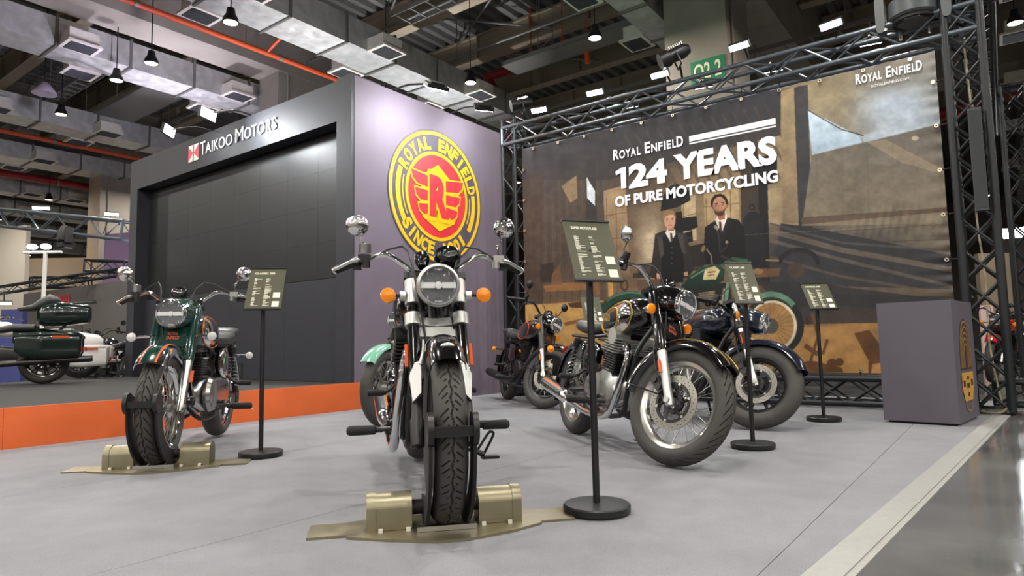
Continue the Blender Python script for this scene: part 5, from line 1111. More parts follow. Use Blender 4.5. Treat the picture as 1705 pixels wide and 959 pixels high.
    if g('tankpanel'):
        for sd in (1, -1):
            t0, t1 = (-48, 46) if sd > 0 else (134, 228)
            bb, rim_ = loft_patch(ts, t0, t1, 0.004, -0.19, 0.30); pn = bb.build('tank_panel', mat(*g('tankpanel')) if isinstance(g('tankpanel'), tuple) else CHROME, tk)
            if g('tankline'): MB().tube(rim_, 0.0042, n=6, smooth=1, closed=True).build('pinstripe', mat(*g('tankline')), pn)
            if g('tankinner'):
                bb, rim2 = loft_patch(ts, (t0+t1)/2-26, (t0+t1)/2+26, 0.0065, -0.15, 0.16); p2 = bb.build('tank_badge', mat(*g('tankinner')), tk)
                MB().tube(rim2, 0.0035, n=6, smooth=1, closed=True).build('pinstripe', mat(*g('tankline')), p2)
                for r_, tx in enumerate(('ROYAL', 'ENFIELD')):
                    put_text('badge_letters', tx, mat('badge_gold', (206, 168, 74), 0.35, 0.6), (0.0, sd*(.150*tw+0.009), .842+bz-0.03*r_), (-sd, 0, 0), (0, 0, 1), 0.024, p2, 0.02, width=0.11, align='CENTER', extrude=0.003)
            elif g('tankbadge'):
                for r_, tx in enumerate(('ROYAL', 'ENFIELD')):
                    put_text('badge_letters', tx, mat('badge_gold', (206, 168, 74), 0.35, 0.6), (0.03, sd*(.150*tw+0.008), .842+bz-0.03*r_), (-sd, 0, 0), (0, 0, 1), 0.024, tk, 0.02, width=0.11, align='CENTER', extrude=0.003)
    elif g('tankline') and not far:
        for sd in (1, -1):
            bb, rim_ = loft_patch(ts, (-40 if sd > 0 else 140), (40 if sd > 0 else 220), 0.003, -0.16, 0.28); MB().tube(rim_, 0.004, n=6, smooth=1, closed=True).build('pinstripe', mat(*g('tankline')), tk)
    # ---- seat
    SE = mat(*g('seatpaint', ('seat_leather', (54, 57, 56), 0.42)))
    st = MB().loft([(-0.64, 0, .815, .08, .03, 2.6), (-0.62, 0, .815, .135, .048, 3), (-0.52, 0, .80, .150, .052, 3), (-0.38, 0, .785, .140, .05, 3), (-0.26, 0, .79, .10, .045, 2.8), (-0.215, 0, .80, .06, .03, 2.4)], 28).build('seat', SE, root, Matrix.Translation((0, 0, bz)), sharp=60)
    if g('pillion', True): MB().loft([(-0.98, 0, .865, .06, .02, 2.6), (-0.96, 0, .865, .095, .038, 3), (-0.80, 0, .855, .115, .045, 3), (-0.68, 0, .845, .12, .042, 3), (-0.645, 0, .84, .10, .03, 2.6)], 24).build('pillion_pad', SE, st, Matrix.Translation((0, 0, bz)), sharp=60)
    # ---- rear mudguard, tail
    rm = fender_shape(ra, Rr+0.045, wr*0.5+0.025, 55, 196, rise=0.03, drop=0.05).build('rear_mudguard', mat(*g('fendpaint')) if g('fendpaint') else paint, root)
    MB().lathe([(0, 0.0), (0.045, 0.0), (0.045, 0.025), (0.03, 0.035), (0, 0.038)], c=ra+Vector((-0.36, 0, 0.30)), axis=(-1, 0, 0.1), n=20).build('tail_lamp', mat('red_lens', (150, 16, 16), 0.2), rm)
    MB().box(ra+Vector((-0.42, 0, 0.16)), (0.006, 0.20, 0.14)).build('plate_holder', BLACK, rm)
    for sd in (1, -1):
        o = ra+Vector((-0.30, sd*0.07, 0.30)); t_ = o+Vector((-0.01, sd*(0.03 if cov in ('upside', 'slim') else 0.10), 0)); ind = MB().cyl(o, t_, 0.008, n=8).build('rear_indicator', bright, root)
        MB().lathe([(0, -0.02), (0.026, -0.01), (0.03, 0.005), (0.018, 0.018), (0, 0.02)], c=t_, axis=(-1, 0, 0), n=16).build('indicator_lens', il, ind)
    for sd in (1, -1):
        MB().loft([(-0.42, sd*0.115, .56, .02, .05, 2.4), (-0.39, sd*0.12, .565, .035, .10, 2.6), (-0.28, sd*0.12, .575, .04, .115, 2.8), (-0.20, sd*0.115, .58, .035, .09, 2.6), (-0.17, sd*0.11, .58, .02, .05, 2.4)], 20).build('side_cover', mat(*g('sidepaint')) if g('sidepaint') else paint, root)
    # ---- engine
    cyl = g('cylmat', BLACK); cv = g('covermat', ALU)
    eng = MB().loft([(-0.27, 0, .38, .07, .08, 4), (-0.24, 0, .38, .10, .105, 4), (0.0, 0, .37, .115, .125, 4), (0.18, 0, .36, .115, .11, 4), (0.25, 0, .36, .08, .07, 3)], 24).build('crankcase', cv, root)
    if g('engine') == 'twin':
        for sd in (1, -1):
            MB().lathe([(0.145, 0.0), (0.148, 0.02), (0.135, 0.045), (0.06, 0.055), (0, 0.056)], c=(0.06, sd*0.11, .37), axis=(0, sd, 0), n=36).loft([(-0.25, sd*0.125, .38, .04, .06, 3), (-0.2, sd*0.13, .38, .045, .09, 3), (-0.05, sd*0.13, .38, .045, .10, 3)], 18).build('engine_cover', g('sidecover', cv), eng)
        b = MB(); kk = Vector((0.16, 0, 1)).normalized()
        for i in range(8): b.box(Vector((0.09, 0, .49))+kk*(0.016*i), (0.19, 0.33, 0.006), Matrix.Rotation(0.16, 3, 'Y'))
        b.box(Vector((0.09, 0, .49))+kk*0.06, (0.15, 0.29, 0.14), Matrix.Rotation(0.16, 3, 'Y')); b.build('cylinder_fins', cyl, eng, sharp=20)
        b = MB()
        for i in range(6): b.box(Vector((0.11, 0, .62))+kk*(0.0165*i), (0.21-0.010*i, 0.37-0.008*i, 0.006), Matrix.Rotation(0.16, 3, 'Y'))
        b.box(Vector((0.11, 0, .62))+kk*0.045, (0.13, 0.24, 0.09), Matrix.Rotation(0.16, 3, 'Y')); b.build('cylinder_head', g('headmat', cv), eng, sharp=20)
        b = MB()
        for sd in (1, -1): b.cyl((0.12, sd*0.06, .715), (0.125, sd*0.165, .712), 0.055, n=20)
        b.build('rocker_cover', g('headmat', cv), eng)
        for sd in (1, -1):
            P = [(0.20, sd*0.10, .645), (0.275, sd*0.115, .635), (0.32, sd*0.135, .57), (0.30, sd*0.15, .45), (0.245, sd*0.165, .30), (0.19, sd*0.175, .215), (0.08, sd*0.18, .195), (-0.15, sd*0.185, .205), (-0.32, sd*0.19, .235)]
            ex = MB().tube(P, 0.0215, n=14, smooth=5).build('exhaust_pipe', g('exmat', CHROME), root)
            MB().tube([(-0.32, sd*0.19, .235), (-0.42, sd*0.195, .26), (-0.50, sd*0.20, .28), (-0.85, sd*0.215, .345), (-0.93, sd*0.22, .36)], [0.022, 0.036, 0.05, 0.053, 0.043], n=20, smooth=4).build('muffler', g('exmat', CHROME), ex)
            MB().lathe([(0.026, -0.012), (0.03, 0.0), (0.026, 0.012)], c=(0.245, sd*0.108, .642), axis=(1, sd*0.1, 0), n=16).build('exhaust_clamp', CHROME, ex)
        b = MB().box((0.31, 0, .50), (0.03, 0.17, 0.15)); 
        for i in range(10): b.box((0.328, 0, .43+0.015*i), (0.012, 0.165, 0.004))
        b.build('oil_cooler', BLACK, root, sharp=20)
    else:
        sd = 1
        MB().lathe([(0.115, 0.0), (0.118, 0.02), (0.105, 0.045), (0.05, 0.052), (0, 0.053)], c=(0.10, 0.11, .37), axis=(0, 1, 0), n=30).loft([(-0.26, 0.13, .375, .03, .05, 3), (-0.22, 0.135, .375, .045, .085, 3.4), (-0.05, 0.135, .375, .048, .105, 3.4), (0.12, 0.135, .37, .045, .11, 3)], 20).build('engine_cover', cv, eng)
        MB().lathe([(0.12, 0.0), (0.123, 0.02), (0.11, 0.05), (0.05, 0.056), (0, 0.057)], c=(0.06, -0.11, .38), axis=(0, -1, 0), n=30).build('engine_cover', cv, eng)
        b = MB()
        for i in range(9): b.box((0.10, 0, .50+0.018*i), (0.20, 0.185, 0.006))
        b.cyl((0.10, 0, .47), (0.10, 0, .66), 0.07, n=20); b.build('cylinder_fins', cyl, eng, sharp=20)
        b = MB()
        for i in range(4): b.box((0.10, 0, .668+0.016*i), (0.20-0.012*i, 0.18-0.008*i, 0.008))
        b.box((0.10, 0, .69), (0.15, 0.14, 0.06)); b.build('cylinder_head', g('headmat', cv), eng, sharp=20)
        MB().tube([(0.19, -0.02, .66), (0.29, -0.05, .64), (0.34, -0.10, .52), (0.28, -0.15, .33), (0.17, -0.17, .24), (-0.1, -0.18, .235), (-0.33, -0.19, .25)], 0.021, n=12, smooth=5).build('exhaust_pipe', g('exmat', CHROME), root)
        MB().tube([(-0.33, -0.19, .25), (-0.42, -0.195, .265), (-0.52, -0.20, .28), (-0.92, -0.215, .32), (-1.0, -0.22, .325)], [0.022, 0.04, 0.05, 0.05, 0.03], n=18, smooth=4).build('muffler', g('exmat', CHROME), root)
        MB().loft([(-0.30, 0.14, .58, .01, .06, 2.3), (-0.27, 0.15, .58, .022, .10, 2.3), (-0.20, 0.155, .58, .024, .115, 2.3), (-0.13, 0.15, .58, .022, .10, 2.3), (-0.10, 0.14, .58, .01, .06, 2.3)], 22).build('filter_cover', g('filtermat', CHROME), root)
    MB().cyl((-0.06, 0.05, .66), (-0.2, 0.05, .66), 0.035, n=14).cyl((-0.06, -0.05, .66), (-0.2, -0.05, .66), 0.035, n=14).box((-0.05, 0, .66), (0.10, 0.15, 0.07)).build('carburettor', BLACK, root)
    # ---- pegs, levers, stand
    for sd in (1, -1):
        pe = MB().lathe([(0.0, 0.0), (0.014, 0.0), (0.014, 0.03), (0.022, 0.035), (0.024, 0.15), (0.016, 0.165), (0, 0.168)], c=(g('pegx', 0.02), sd*0.225, .28), axis=(0, sd, 0.0), n=16).build('footpeg', GRIP, root)
        MB().tube([(g('pegx', 0.02)-0.02, sd*0.11, .34), (g('pegx', 0.02), sd*0.17, .32), (g('pegx', 0.02), sd*0.235, .28)], 0.013, n=8).box((g('pegx', 0.02), sd*0.20, .275), (0.05, 0.012, 0.10)).build('peg_bracket', BLACK, pe)
        if hero: MB().cyl((g('pegx', 0.02)+0.0, sd*0.385, .265), (g('pegx', 0.02), sd*0.40, .245), 0.003, n=6).build('peg_feeler', STEEL, pe)
        pp = MB().lathe([(0.0, 0.0), (0.012, 0.0), (0.018, 0.02), (0.019, 0.10), (0, 0.105)], c=(-0.40, sd*0.20, .42), axis=(0, sd, 0), n=12).build('pillion_peg', GRIP, root)
        MB().tube([(-0.34, sd*0.12, .50), (-0.38, sd*0.16, .45), (-0.40, sd*0.21, .42)], 0.011, n=8).build('peg_bracket', BLACK, pp)
    MB().tube([(0.0, 0.14, .27), (0.10, 0.2, .27), (0.16, 0.21, .30)], 0.008, n=8).cyl((0.16, 0.19, .30), (0.16, 0.27, .30), 0.011, n=8).build('gear_lever', BLACK, root)
    MB().tube([(0.0, -0.14, .26), (0.10, -0.2, .26), (0.17, -0.21, .29)], 0.008, n=8).cyl((0.17, -0.19, .29), (0.17, -0.25, .29), 0.011, n=8).build('brake_pedal', BLACK, root)
    if g('hoopstand'):
        b = MB(); b.tube([(0.1, 0.10, .215), (0.09, 0.20, .165), (0.08, 0.265, .135)], 0.014, n=8, smooth=1); b.tube([(0.03, 0.10, .19), (0.03, 0.19, .145)], 0.02, n=10, smooth=1); b.box((0.08, 0.295, .122), (0.06, 0.085, 0.012))
        b.tube([(0.08, 0.225, .145), (0.08, 0.287, .235), (0.08, 0.303, .243), (0.08, 0.314, .228), (0.08, 0.262, .132)], 0.0065, n=8, smooth=3); b.build('side_stand', BLACK, root)
    elif g('lean', 0):
        k = math.tan(math.radians(g('lean'))); b = MB(); b.tube([(-0.06, 0.10, .25), (-0.10, 0.20, .03+0.20*k)], 0.012, n=8, smooth=1); b.box((-0.10, 0.21, 0.018+0.21*k), (0.06, 0.05, 0.008)); b.build('side_stand', BLACK, root)
    return root

GREEN = ('deep_green_paint', (10, 52, 46), 0.14, 0.0, 1.0); BG = ('gloss_black_paint', (9, 9, 11)); BLUE = ('midnight_blue_paint', (22, 28, 44), 0.16, 0.0, 1.0); MAROON = ('dark_maroon_paint', (34, 14, 16), 0.14, 0.0, 1.0)
MINT = ('mint_paint', (112, 172, 150), 0.2, 0.0, 0.9); CRM = ('cream_panel', (214, 210, 176), 0.3); GOLD = ('gold_line', (206, 168, 74), 0.35, 0.6); ORL = ('orange_line', (206, 92, 44), 0.35)
# A: nearest, head-on, in a wheel chock
bikeA = motorcycle(dict(front=(1.905, 1.765), heading=-131.5, z=0.012, wb=1.50, R=0.335, wt=0.118, rim=0.242, rake=27.0, hero=True, tread=1, fork='upside', forkw=0.100, paint=BG, rimhl=SILVER, discs=(1,), engine='twin', cylmat=BLACK, covermat=BLACK, headmat=BLACK, sidecover=BLACK,
    gauges=[(0.058, 0.060, 0.80), (-0.055, 0.033, 0.79)], fend=(50, 150), fendw=0.066, mirrorz=0.13, mirrory=0.025, indl=0.075, inda=0.615, indb=0.02, hoopstand=True, rimmat=BLACK, wheel='cast', tankw=1.12, barmat=CHROME, resv=True, pegx=0.10, wr=0.15,
    label='glossy black cruiser motorcycle seen head-on in the nearest steel wheel chock'))
# B: green and chrome single at the left, in a chock
bikeB = motorcycle(dict(front=(1.925, 4.07), heading=-132.5, z=0.012, wb=1.34, bodyz=-0.04, barz=-0.03, hla=0.565, R=0.335, wt=0.105, hero=True, tread=2, fork='covered', forkw=0.105, paint=GREEN, nacelle=True, indr=0.85, discs=(-1,), engine='single', tankpanel=True, tankline=ORL, amber=False, fendpaint=('chrome', (225, 226, 228)), resv=True,
    fendstripes=[(-24, 24, GREEN), (-32, -25, ORL), (25, 32, ORL)], fend=(46, 178), fendw=0.085, inda=0.47, indl=0.10, indb=0.02, mirrorz=0.12, mirrory=0.06, sidepaint=BG, headmat=ALU,
    label='dark green and chrome motorcycle clamped in a wheel chock by the orange stage'))
# C: black and chrome twin, bars turned, on its side stand
bikeC = motorcycle(dict(front=(3.47, 1.515), heading=-127.5, lean=8.5, steer=26, wb=1.45, R=0.335, wt=0.108, hero=True, tread=2, fork='covered', forkw=0.105, paint=BG, nacelle=True, discs=(-1,), discr=0.155, engine='twin', tankpanel=True, tankline=GOLD, tankinner=BG, fend=(42, 176), fendw=0.088, cylmat=BLACK, covermat=ALU, sidecover=mat('cover_alloy', (214, 214, 212), 0.2, 0.9), headmat=mat('head_alloy', (196, 196, 192), 0.3, 0.8), rimmat=mat('rim_alloy', (226, 224, 218), 0.22, 0.9),
    fendstripes=[(-29, -27, GOLD), (27, 29, GOLD)], inda=0.56, indl=0.05, mirrors=(-1,), mirrorz=0.17, mirrory=0.0, mirrorx=-0.02, slider=False, pillion=False,
    label='black and chrome twin motorcycle with gold lines leaning behind the nearest spec sign'))
# D: dark maroon single with black mirrors, farther back
bikeD = motorcycle(dict(front=(5.84, 3.97), heading=-127.0, lean=8, steer=34, wb=1.39, R=0.335, fork='covered', forkw=0.10, forkpaint=('grey_fork_paint', (70, 70, 66), 0.35, 0.4), paint=MAROON, nacelle=True, nacpaint=BG, discs=(-1,), engine='single', bright=False, chromemirror=False, tankline=ORL, fend=(40, 176), fendpaint=BG, far=False, exmat=BLACK, covermat=BLACK, headmat=BLACK, filtermat=BLACK, rimmat=BLACK, levermat=BLACK,
    inda=0.56, indl=0.05, mirrorz=0.16, mirrory=0.03, label='dark maroon motorcycle with black mirrors at the foot of the slim truss tower'))
# E: midnight blue roadster with cast wheels
bikeE = motorcycle(dict(front=(5.21, 1.59), heading=-124.0, lean=7, steer=38, wb=1.42, R=0.335, wt=0.115, barz=-0.10, bar=[(0, 0, 0), (0, .08, 0), (-.01, .15, .0), (-.03, .2, .0), (-.08, .26, -.01), (-.17, .36, -.03)], hlb=0.17, rim=0.222, fork='slim', forkw=0.10, forkpaint=('bright_fork_tube', (196, 196, 192), 0.2, 1.0), paint=BLUE, bucket=BLUE, discs=(-1,), discr=0.155, wheel='cast', rimmat=BLACK, engine='twin', bright=False, chromemirror=False, covermat=BLACK, cylmat=BLACK, headmat=BLACK, exmat=BLACK, levermat=BLACK,
    fend=(28, 150), inda=0.56, indl=0.06, mirrors=(1,), nacelle=True, hlr=0.088, hla=0.495, pillion=False, mirrorz=0.06, mirrory=0.08, label='midnight blue motorcycle with black cast wheels behind the black and chrome one'))
# F: mint and cream, mostly hidden behind A
bikeF = motorcycle(dict(front=(3.90, 4.32), heading=-154.0, lean=7, steer=-14, pillion=False, hlr=0.075, bucket=MINT, wb=1.30, R=0.335, fork='slim', forkw=0.09, forkpaint=('satin_black_metal', (20, 20, 22)), sliderpaint=('dark_slider', (40, 42, 44), 0.4), paint=MINT, discs=(-1,), engine='single', cylmat=ALU, headmat=ALU, tankpanel=CRM, tankline=GOLD, fend=(38, 165), fdrop=0.012, far=False, bright=True, mirrors=(), noind=True, barz=-0.16, bar=[(0, 0, 0), (0, .07, 0), (-.02, .12, .01), (-.05, .14, .01), (-.08, .16, .0), (-.16, .22, -.02)],
    label='mint green and cream motorcycle half hidden behind the nearest black one'))
# ------------------------------------------------------------------ wheel chocks
CHOCK = mat('bronze_steel', (144, 137, 114), 0.36, 0.75, var=0.12, scale=9, rvar=0.1)
def chock(front, heading, label):
    h = math.radians(heading); t = thing('wheel_chock', label, 'wheel chock', (front[0], front[1], 0), h, 'steel wheel chocks')
    P = [(0.13, -0.13), (0.20, -0.02), (0.20, 0.06), (0.10, 0.34), (-0.04, 0.34), (-0.12, 0.24), (-0.12, -0.24), (-0.04, -0.34), (0.09, -0.34)]
    P = [(0.235, -0.05), (0.235, 0.06), (0.17, 0.24), (0.10, 0.36), (-0.10, 0.36), (-0.14, 0.25), (-0.14, -0.25), (-0.10, -0.36), (0.10, -0.36), (0.17, -0.22)]
    MB().prism(P, (0, 0, 0.0), (1, 0, 0), (0, 1, 0), 0.010).build('base_plate', CHOCK, t, sharp=20)
    for sd in (1, -1):
        MB().span((-0.10, sd*0.33, 0.0), (0.075, sd*0.50, 0.009)).build('wing_plate', CHOCK, t)
        b = MB(); n = 12; P = [(-0.065, 0.0)]+[(-0.065+0.065*(1-math.cos(pi*i/n)), 0.075+0.05*math.sin(pi*i/n)) for i in range(n+1)]+[(0.065, 0.0)]
        b.prism(P, (0, sd*0.125, 0.011), (1, 0, 0), (0, 0, 1), -sd*0.165); hs = b.build('roller_housing', CHOCK, t, sharp=30)
        P2 = [(x*1.06, z*1.04) for x, z in P]; MB().prism(P2, (0, sd*0.256, 0.010), (1, 0, 0), (0, 0, 1), -sd*0.034).build('end_cap', CHOCK, hs, sharp=30)
        for yy in (0.14, 0.24): MB().box((0.082, sd*yy, 0.016), (0.014, 0.016, 0.012)).build('foot', mat('white_foot', (220, 218, 206), 0.6), hs)
        MB().cyl((0.0, sd*0.07, 0.075), (0.0, sd*0.13, 0.075), 0.028, n=16).build('shaft', BLACK, t)
        # curved arm hugging the tyre side
        n = 14; vs = []; fs = []; cz = 0.345
        for i in range(n+1):
            a = math.radians(20-125*i/n)
            for r in (0.245, 0.330):
                for yy in (0.070, 0.082): vs.append((r*math.cos(a), sd*yy, cz+r*math.sin(a)))
        for i in range(n):
            q, w = i*4, i*4+4; fs += [(q, q+1, w+1, w), (q+2, w+2, w+3, q+3), (q, w, w+2, q+2), (q+1, q+3, w+3, w+1)]
        fs += [(0, 2, 3, 1), (n*4, n*4+1, n*4+3, n*4+2)]
        MB().add(vs, fs).build('side_arm', mat('arm_black', (14, 14, 15), 0.65), t)
        MB().cyl((0.315, sd*0.066, 0.40), (0.315, sd*0.086, 0.40), 0.058, n=24).build('arm_disc', BLACK, t)
    MB().box((0.355, 0, 0.395), (0.014, 0.14, 0.034)).build('cross_bar', STEEL if heading > -131 else BLACK, t)
    MB().box((0.105, 0, 0.020), (0.03, 0.22, 0.018)).build('stop_plate', STEEL, t)
chock((1.905, 1.765), -131.5, 'bronze steel wheel chock gripping the nearest black motorcycle')
chock((1.925, 4.07), -132.5, 'bronze steel wheel chock gripping the dark green motorcycle')

# ------------------------------------------------------------------ spec signs
OLIVE = mat('olive_print', (66, 67, 45), 0.45, coat=0.15); CREAMINK = mat('cream_ink', (232, 230, 212), 0.5); STANDB = mat('stand_black', (24, 25, 27), 0.38)
def sign(base, yaw, tilt, w, h, zc, ox, title, label, rnd, facing=True):
    t = thing('spec_sign', label, 'sign', (base[0], base[1], 0), group='spec signs on stands')
    n = Vector((math.cos(math.radians(yaw)), math.sin(math.radians(yaw)), 0)); ti = math.radians(tilt); wd = (-n).cross(Vector((0, 0, 1))); up_ = Vector((0, 0, 1))*math.cos(ti)-n*math.sin(ti); nn = wd.cross(up_)
    MB().lathe([(0.0, 0.0), (0.132, 0.0), (0.136, 0.004), (0.136, 0.026), (0.130, 0.032), (0.03, 0.036), (0, 0.036)], c=(0, 0, 0.005), axis=(0, 0, 1), n=48).build('base_disc', STANDB, t)
    MB().cyl((0, 0, 0.036), -n*0.008+Vector((0, 0, zc)), 0.0145, n=18).build('pole', STANDB, t)
    Cc = wd*ox+Vector((0, 0, zc))
    b = MB(); R4 = Matrix((wd, up_, nn)).transposed()
    b.box(Cc, (w, h, 0.006), R4); pn = b.build('panel', OLIVE, t)
    MB().box(Cc+up_*(h/2+0.002), (w+0.006, 0.008, 0.016), R4).box(Cc-up_*(h/2+0.002), (w+0.006, 0.008, 0.016), R4).build('clip_rail', STANDB, pn)
    if facing:
        o = Cc+nn*0.0035
        if title: put_text('title_letters', title, CREAMINK, o-wd*w*0.36+up_*h*0.355, wd, up_, h*0.045, pn, 0.03, width=w*0.56, extrude=0.0006)
        rng = random.Random(rnd); b = MB(); y = 0.25
        while y > -0.44:
            if rng.random() < 0.82:
                l1 = rng.choice((0.06, 0.08, 0.1, 0.2)); b.box(o-wd*w*(0.34-l1/2)+up_*h*y, (w*l1, h*0.008, 0.0006), R4)
            if rng.random() < 0.75: l2 = rng.choice((0.08, 0.12, 0.18)); b.box(o+wd*w*(l2/2-0.02)+up_*h*(y-0.01), (w*l2, h*0.008, 0.0006), R4)
            y -= 0.0165
        b.build('small_print', CREAMINK, pn, kind='stuff')
        for k in (0, 1): MB().box(o+wd*w*0.33-up_*h*(0.17+k*0.22), (w*0.19, h*0.13, 0.0008), R4).build('paper_square', CREAMINK, pn)
    return t
sign((2.461, 3.87), 224.5, 31, 0.227, 0.323, 1.081, 0.0165, 'CLASSIC 350', 'olive spec sign on a black pole beside the green motorcycle', 1)
sign((2.380, 1.367), 237.5, 23, 0.219, 0.284, 1.070, 0.014, 'SUPER METEOR 650', 'olive spec sign on a black pole nearest to the viewer, right of the centre motorcycle', 2)
sign((4.307, 1.325), 227, 25, 0.190, 0.301, 1.055, -0.0097, 'CLASSIC 650', 'olive spec sign on a black pole in front of the midnight blue motorcycle', 3)
sign((5.998, 1.251), 213, 40.5, 0.220, 0.295, 1.044, 0.017, 'METEOR 350', 'olive spec sign on a black pole left of the purple plinth', 4)
p = xpt(986, 515, 5.6); sign((5.6, p.y), 232, 25, 0.20, 0.29, p.z, 0.0, None, 'olive spec sign half hidden behind the nearest sign and the black seat', 5)

# ------------------------------------------------------------------ plinth
PLP = mat('plinth_vinyl', (88, 83, 94), 0.6, var=0.03, scale=3)
t = thing('plinth', 'mauve grey box plinth standing before the right truss tower', 'plinth', (6.10, 0.57, 0))
q = math.atan2(0.297-0.823, 6.053-6.125); t.rotation_euler[2] = q+pi/2
W_, D_, H_ = 0.52, 0.76, 0.965
MB().span((0, -W_/2, 0.018), (D_, W_/2, H_)).build('body', PLP, t); MB().span((0.03, -W_/2+0.03, 0), (D_-0.03, W_/2-0.03, 0.018)).build('base_gap', BLACKM, t)
PG = mat('plinth_gold', (150, 116, 66), 0.5); PT = mat('plinth_tan', (196, 152, 70), 0.5); PB = mat('plinth_brown', (58, 42, 38), 0.6)
ex, ez, oy = (1, 0, 0), (0, 0, 1), -W_/2-0.001
def pd(poly, m, lv, name='print'): MB().prism(poly, (D_*0.5, oy-0.0015*lv, 0), ex, ez, 0.0015).build(name, m, t, sharp=0)
pd([(0.20*math.cos(a), 0.58+0.24*math.sin(a)) for a in np.linspace(0, pi, 14)]+[(-0.20, 0.46), (-0.20, 0.42), (0.20, 0.42), (0.20, 0.46)], PB, 1, 'crest_back')
for k in range(5): 
    r0, r1 = 0.20-0.035*k, 0.19-0.035*k; A_ = np.linspace(0, pi, 14)
    pd([(r0*math.cos(a), 0.56+(0.25-0.045*k)*math.sin(a)) for a in A_]+[(-r0, 0.43), (-r1, 0.43)]+[(r1*math.cos(a), 0.56+(0.235-0.045*k)*math.sin(a)) for a in A_[::-1]]+[(r1, 0.43), (r0, 0.43)], PG, 2, 'crest_line')
pd([(-0.21, 0.395), (0.21, 0.395), (0.21, 0.27), (0.14, 0.17), (-0.14, 0.17), (-0.21, 0.27)][::-1], PT, 2, 'crest_shield')
for (x, z, w, hh) in ((-0.14, 0.31, 0.07, 0.05), (0.14, 0.31, 0.07, 0.05), (0, 0.35, 0.07, 0.03), (0, 0.29, 0.10, 0.04), (0, 0.22, 0.06, 0.03)): pd([(x-w/2, z-hh/2), (x+w/2, z-hh/2), (x+w/2, z+hh/2), (x-w/2, z+hh/2)][::-1], PB, 3, 'crest_mark')
A_ = np.linspace(pi, 2*pi, 14); pd([(0.13*math.cos(a), 0.16+0.075*math.sin(a)) for a in A_]+[(0.12*math.cos(a), 0.16+0.065*math.sin(a)) for a in A_[::-1]], PG, 2, 'crest_line')

# ------------------------------------------------------------------ far left: other stands
GREYW = mat('stand_wall_grey', (86, 82, 80), 0.7, var=0.05)
def px_at(px, py, dist): d = RW @ Vector((px-CXP, py-CYP, FPX)); return Vector((0, 0, EYE))+d*(dist/FPX)
def wall_between(name, pl, pr, z1, m, label, cat, th=0.15, z0=0.0):
    a, c = Vector((pl.x, pl.y, 0)), Vector((pr.x, pr.y, 0)); d = c-a; L = d.length; ang = math.atan2(d.y, d.x)
    o = MB().span((0, 0, z0), (L, th, z1)).build(name, m); o.location = a; o.rotation_euler = (0, 0, ang); return tag(o, label, cat), a, ang, L
dL, dR = 17.5, 14.5
pl, pr = px_at(36, 560, dL), px_at(212, 560, dR); zt = px_at(120, 478, 16).z
w_, a_, an_, L_ = wall_between('stand_wall', pl, pr, zt, GREYW, 'plain grey stand wall with red lettering behind the touring motorcycle', 'wall')
ex = Vector((math.cos(an_), math.sin(an_), 0)); 
REDT = mat('red_letters', (206, 44, 52), 0.45, emit=0.1)
t = thing('wall_lettering', 'red stand name lettering on the plain grey stand wall at left', 'sign', a_)
p0 = px_at(84, 503, 16.7); 
s_ = (px_at(84, 503, 16.7)-a_).dot(ex); zt_ = p0.z-0.03
put_text('letters', 'YAMAHA', REDT, ex*(s_+0.28)+Vector((0, 0, zt_-0.08))+ex.cross(Vector((0, 0, 1)))*0.02, ex, (0, 0, 1), 0.26, t, 0.03, width=0.85)
for rr in (0.115,): MB().lathe([(rr, 0), (rr+0.02, 0), (rr+0.02, 0.02), (rr, 0.02)], c=ex*(s_+0.12)+Vector((0, 0, zt_+0.05))+ex.cross(Vector((0, 0, 1)))*0.03, axis=ex.cross(Vector((0, 0, 1))), n=28, close=True).build('logo_ring', REDT, t)
b = MB(); c_ = ex*(s_+0.12)+Vector((0, 0, zt_+0.05))+ex.cross(Vector((0, 0, 1)))*0.03
for k in range(3):
    a = pi/2+k*2*pi/3; b.cyl(c_, c_+(ex*math.cos(a)+Vector((0, 0, 1))*math.sin(a))*0.115, 0.013, n=6)
b.build('logo_bars', REDT, t)
# light wall and boxes at the left edge
lw, *_ = wall_between('stand_wall', px_at(-60, 560, 24), px_at(36, 560, 23), px_at(10, 372, 23).z, mat('pale_wall', (172, 164, 152), 0.8), 'pale blank wall at the far left edge of the hall', 'wall')
wall_between('stand_wall', px_at(36, 560, 27), px_at(150, 560, 27), px_at(90, 428, 27).z, mat('tan_wall', (150, 132, 112), 0.8), 'tan wall behind the tilted white lamp post', 'wall')
wall_between('hanging_panel', px_at(169, 560, 19.3), px_at(222, 560, 19.0), px_at(190, 386, 19.2).z, mat('violet_wall', (140, 114, 150), 0.7), 'violet panel on the cream edged column above the stand truss', 'panel', 0.1)
wall_between('stand_counter', px_at(0, 560, 15), px_at(36, 560, 15), px_at(10, 515, 15).z, mat('blue_counter', (66, 70, 130), 0.5), 'blue stand counter at the left edge', 'counter')
o, *_ = wall_between('stand_cabinet', px_at(152, 600, 12.8), px_at(190, 600, 12.8), px_at(160, 567, 12.8).z, mat('blue_grey_cabinet', (84, 92, 116), 0.5), 'blue grey stand cabinet behind the white pannier', 'cabinet', 0.3)
o, *_ = wall_between('display_case', px_at(170, 600, 12.7), px_at(190, 600, 12.7), px_at(180, 570, 12.7).z, mat('case_white', (206, 212, 210), 0.4), 'white display case by the blue grey cabinet', 'cabinet', 0.25)
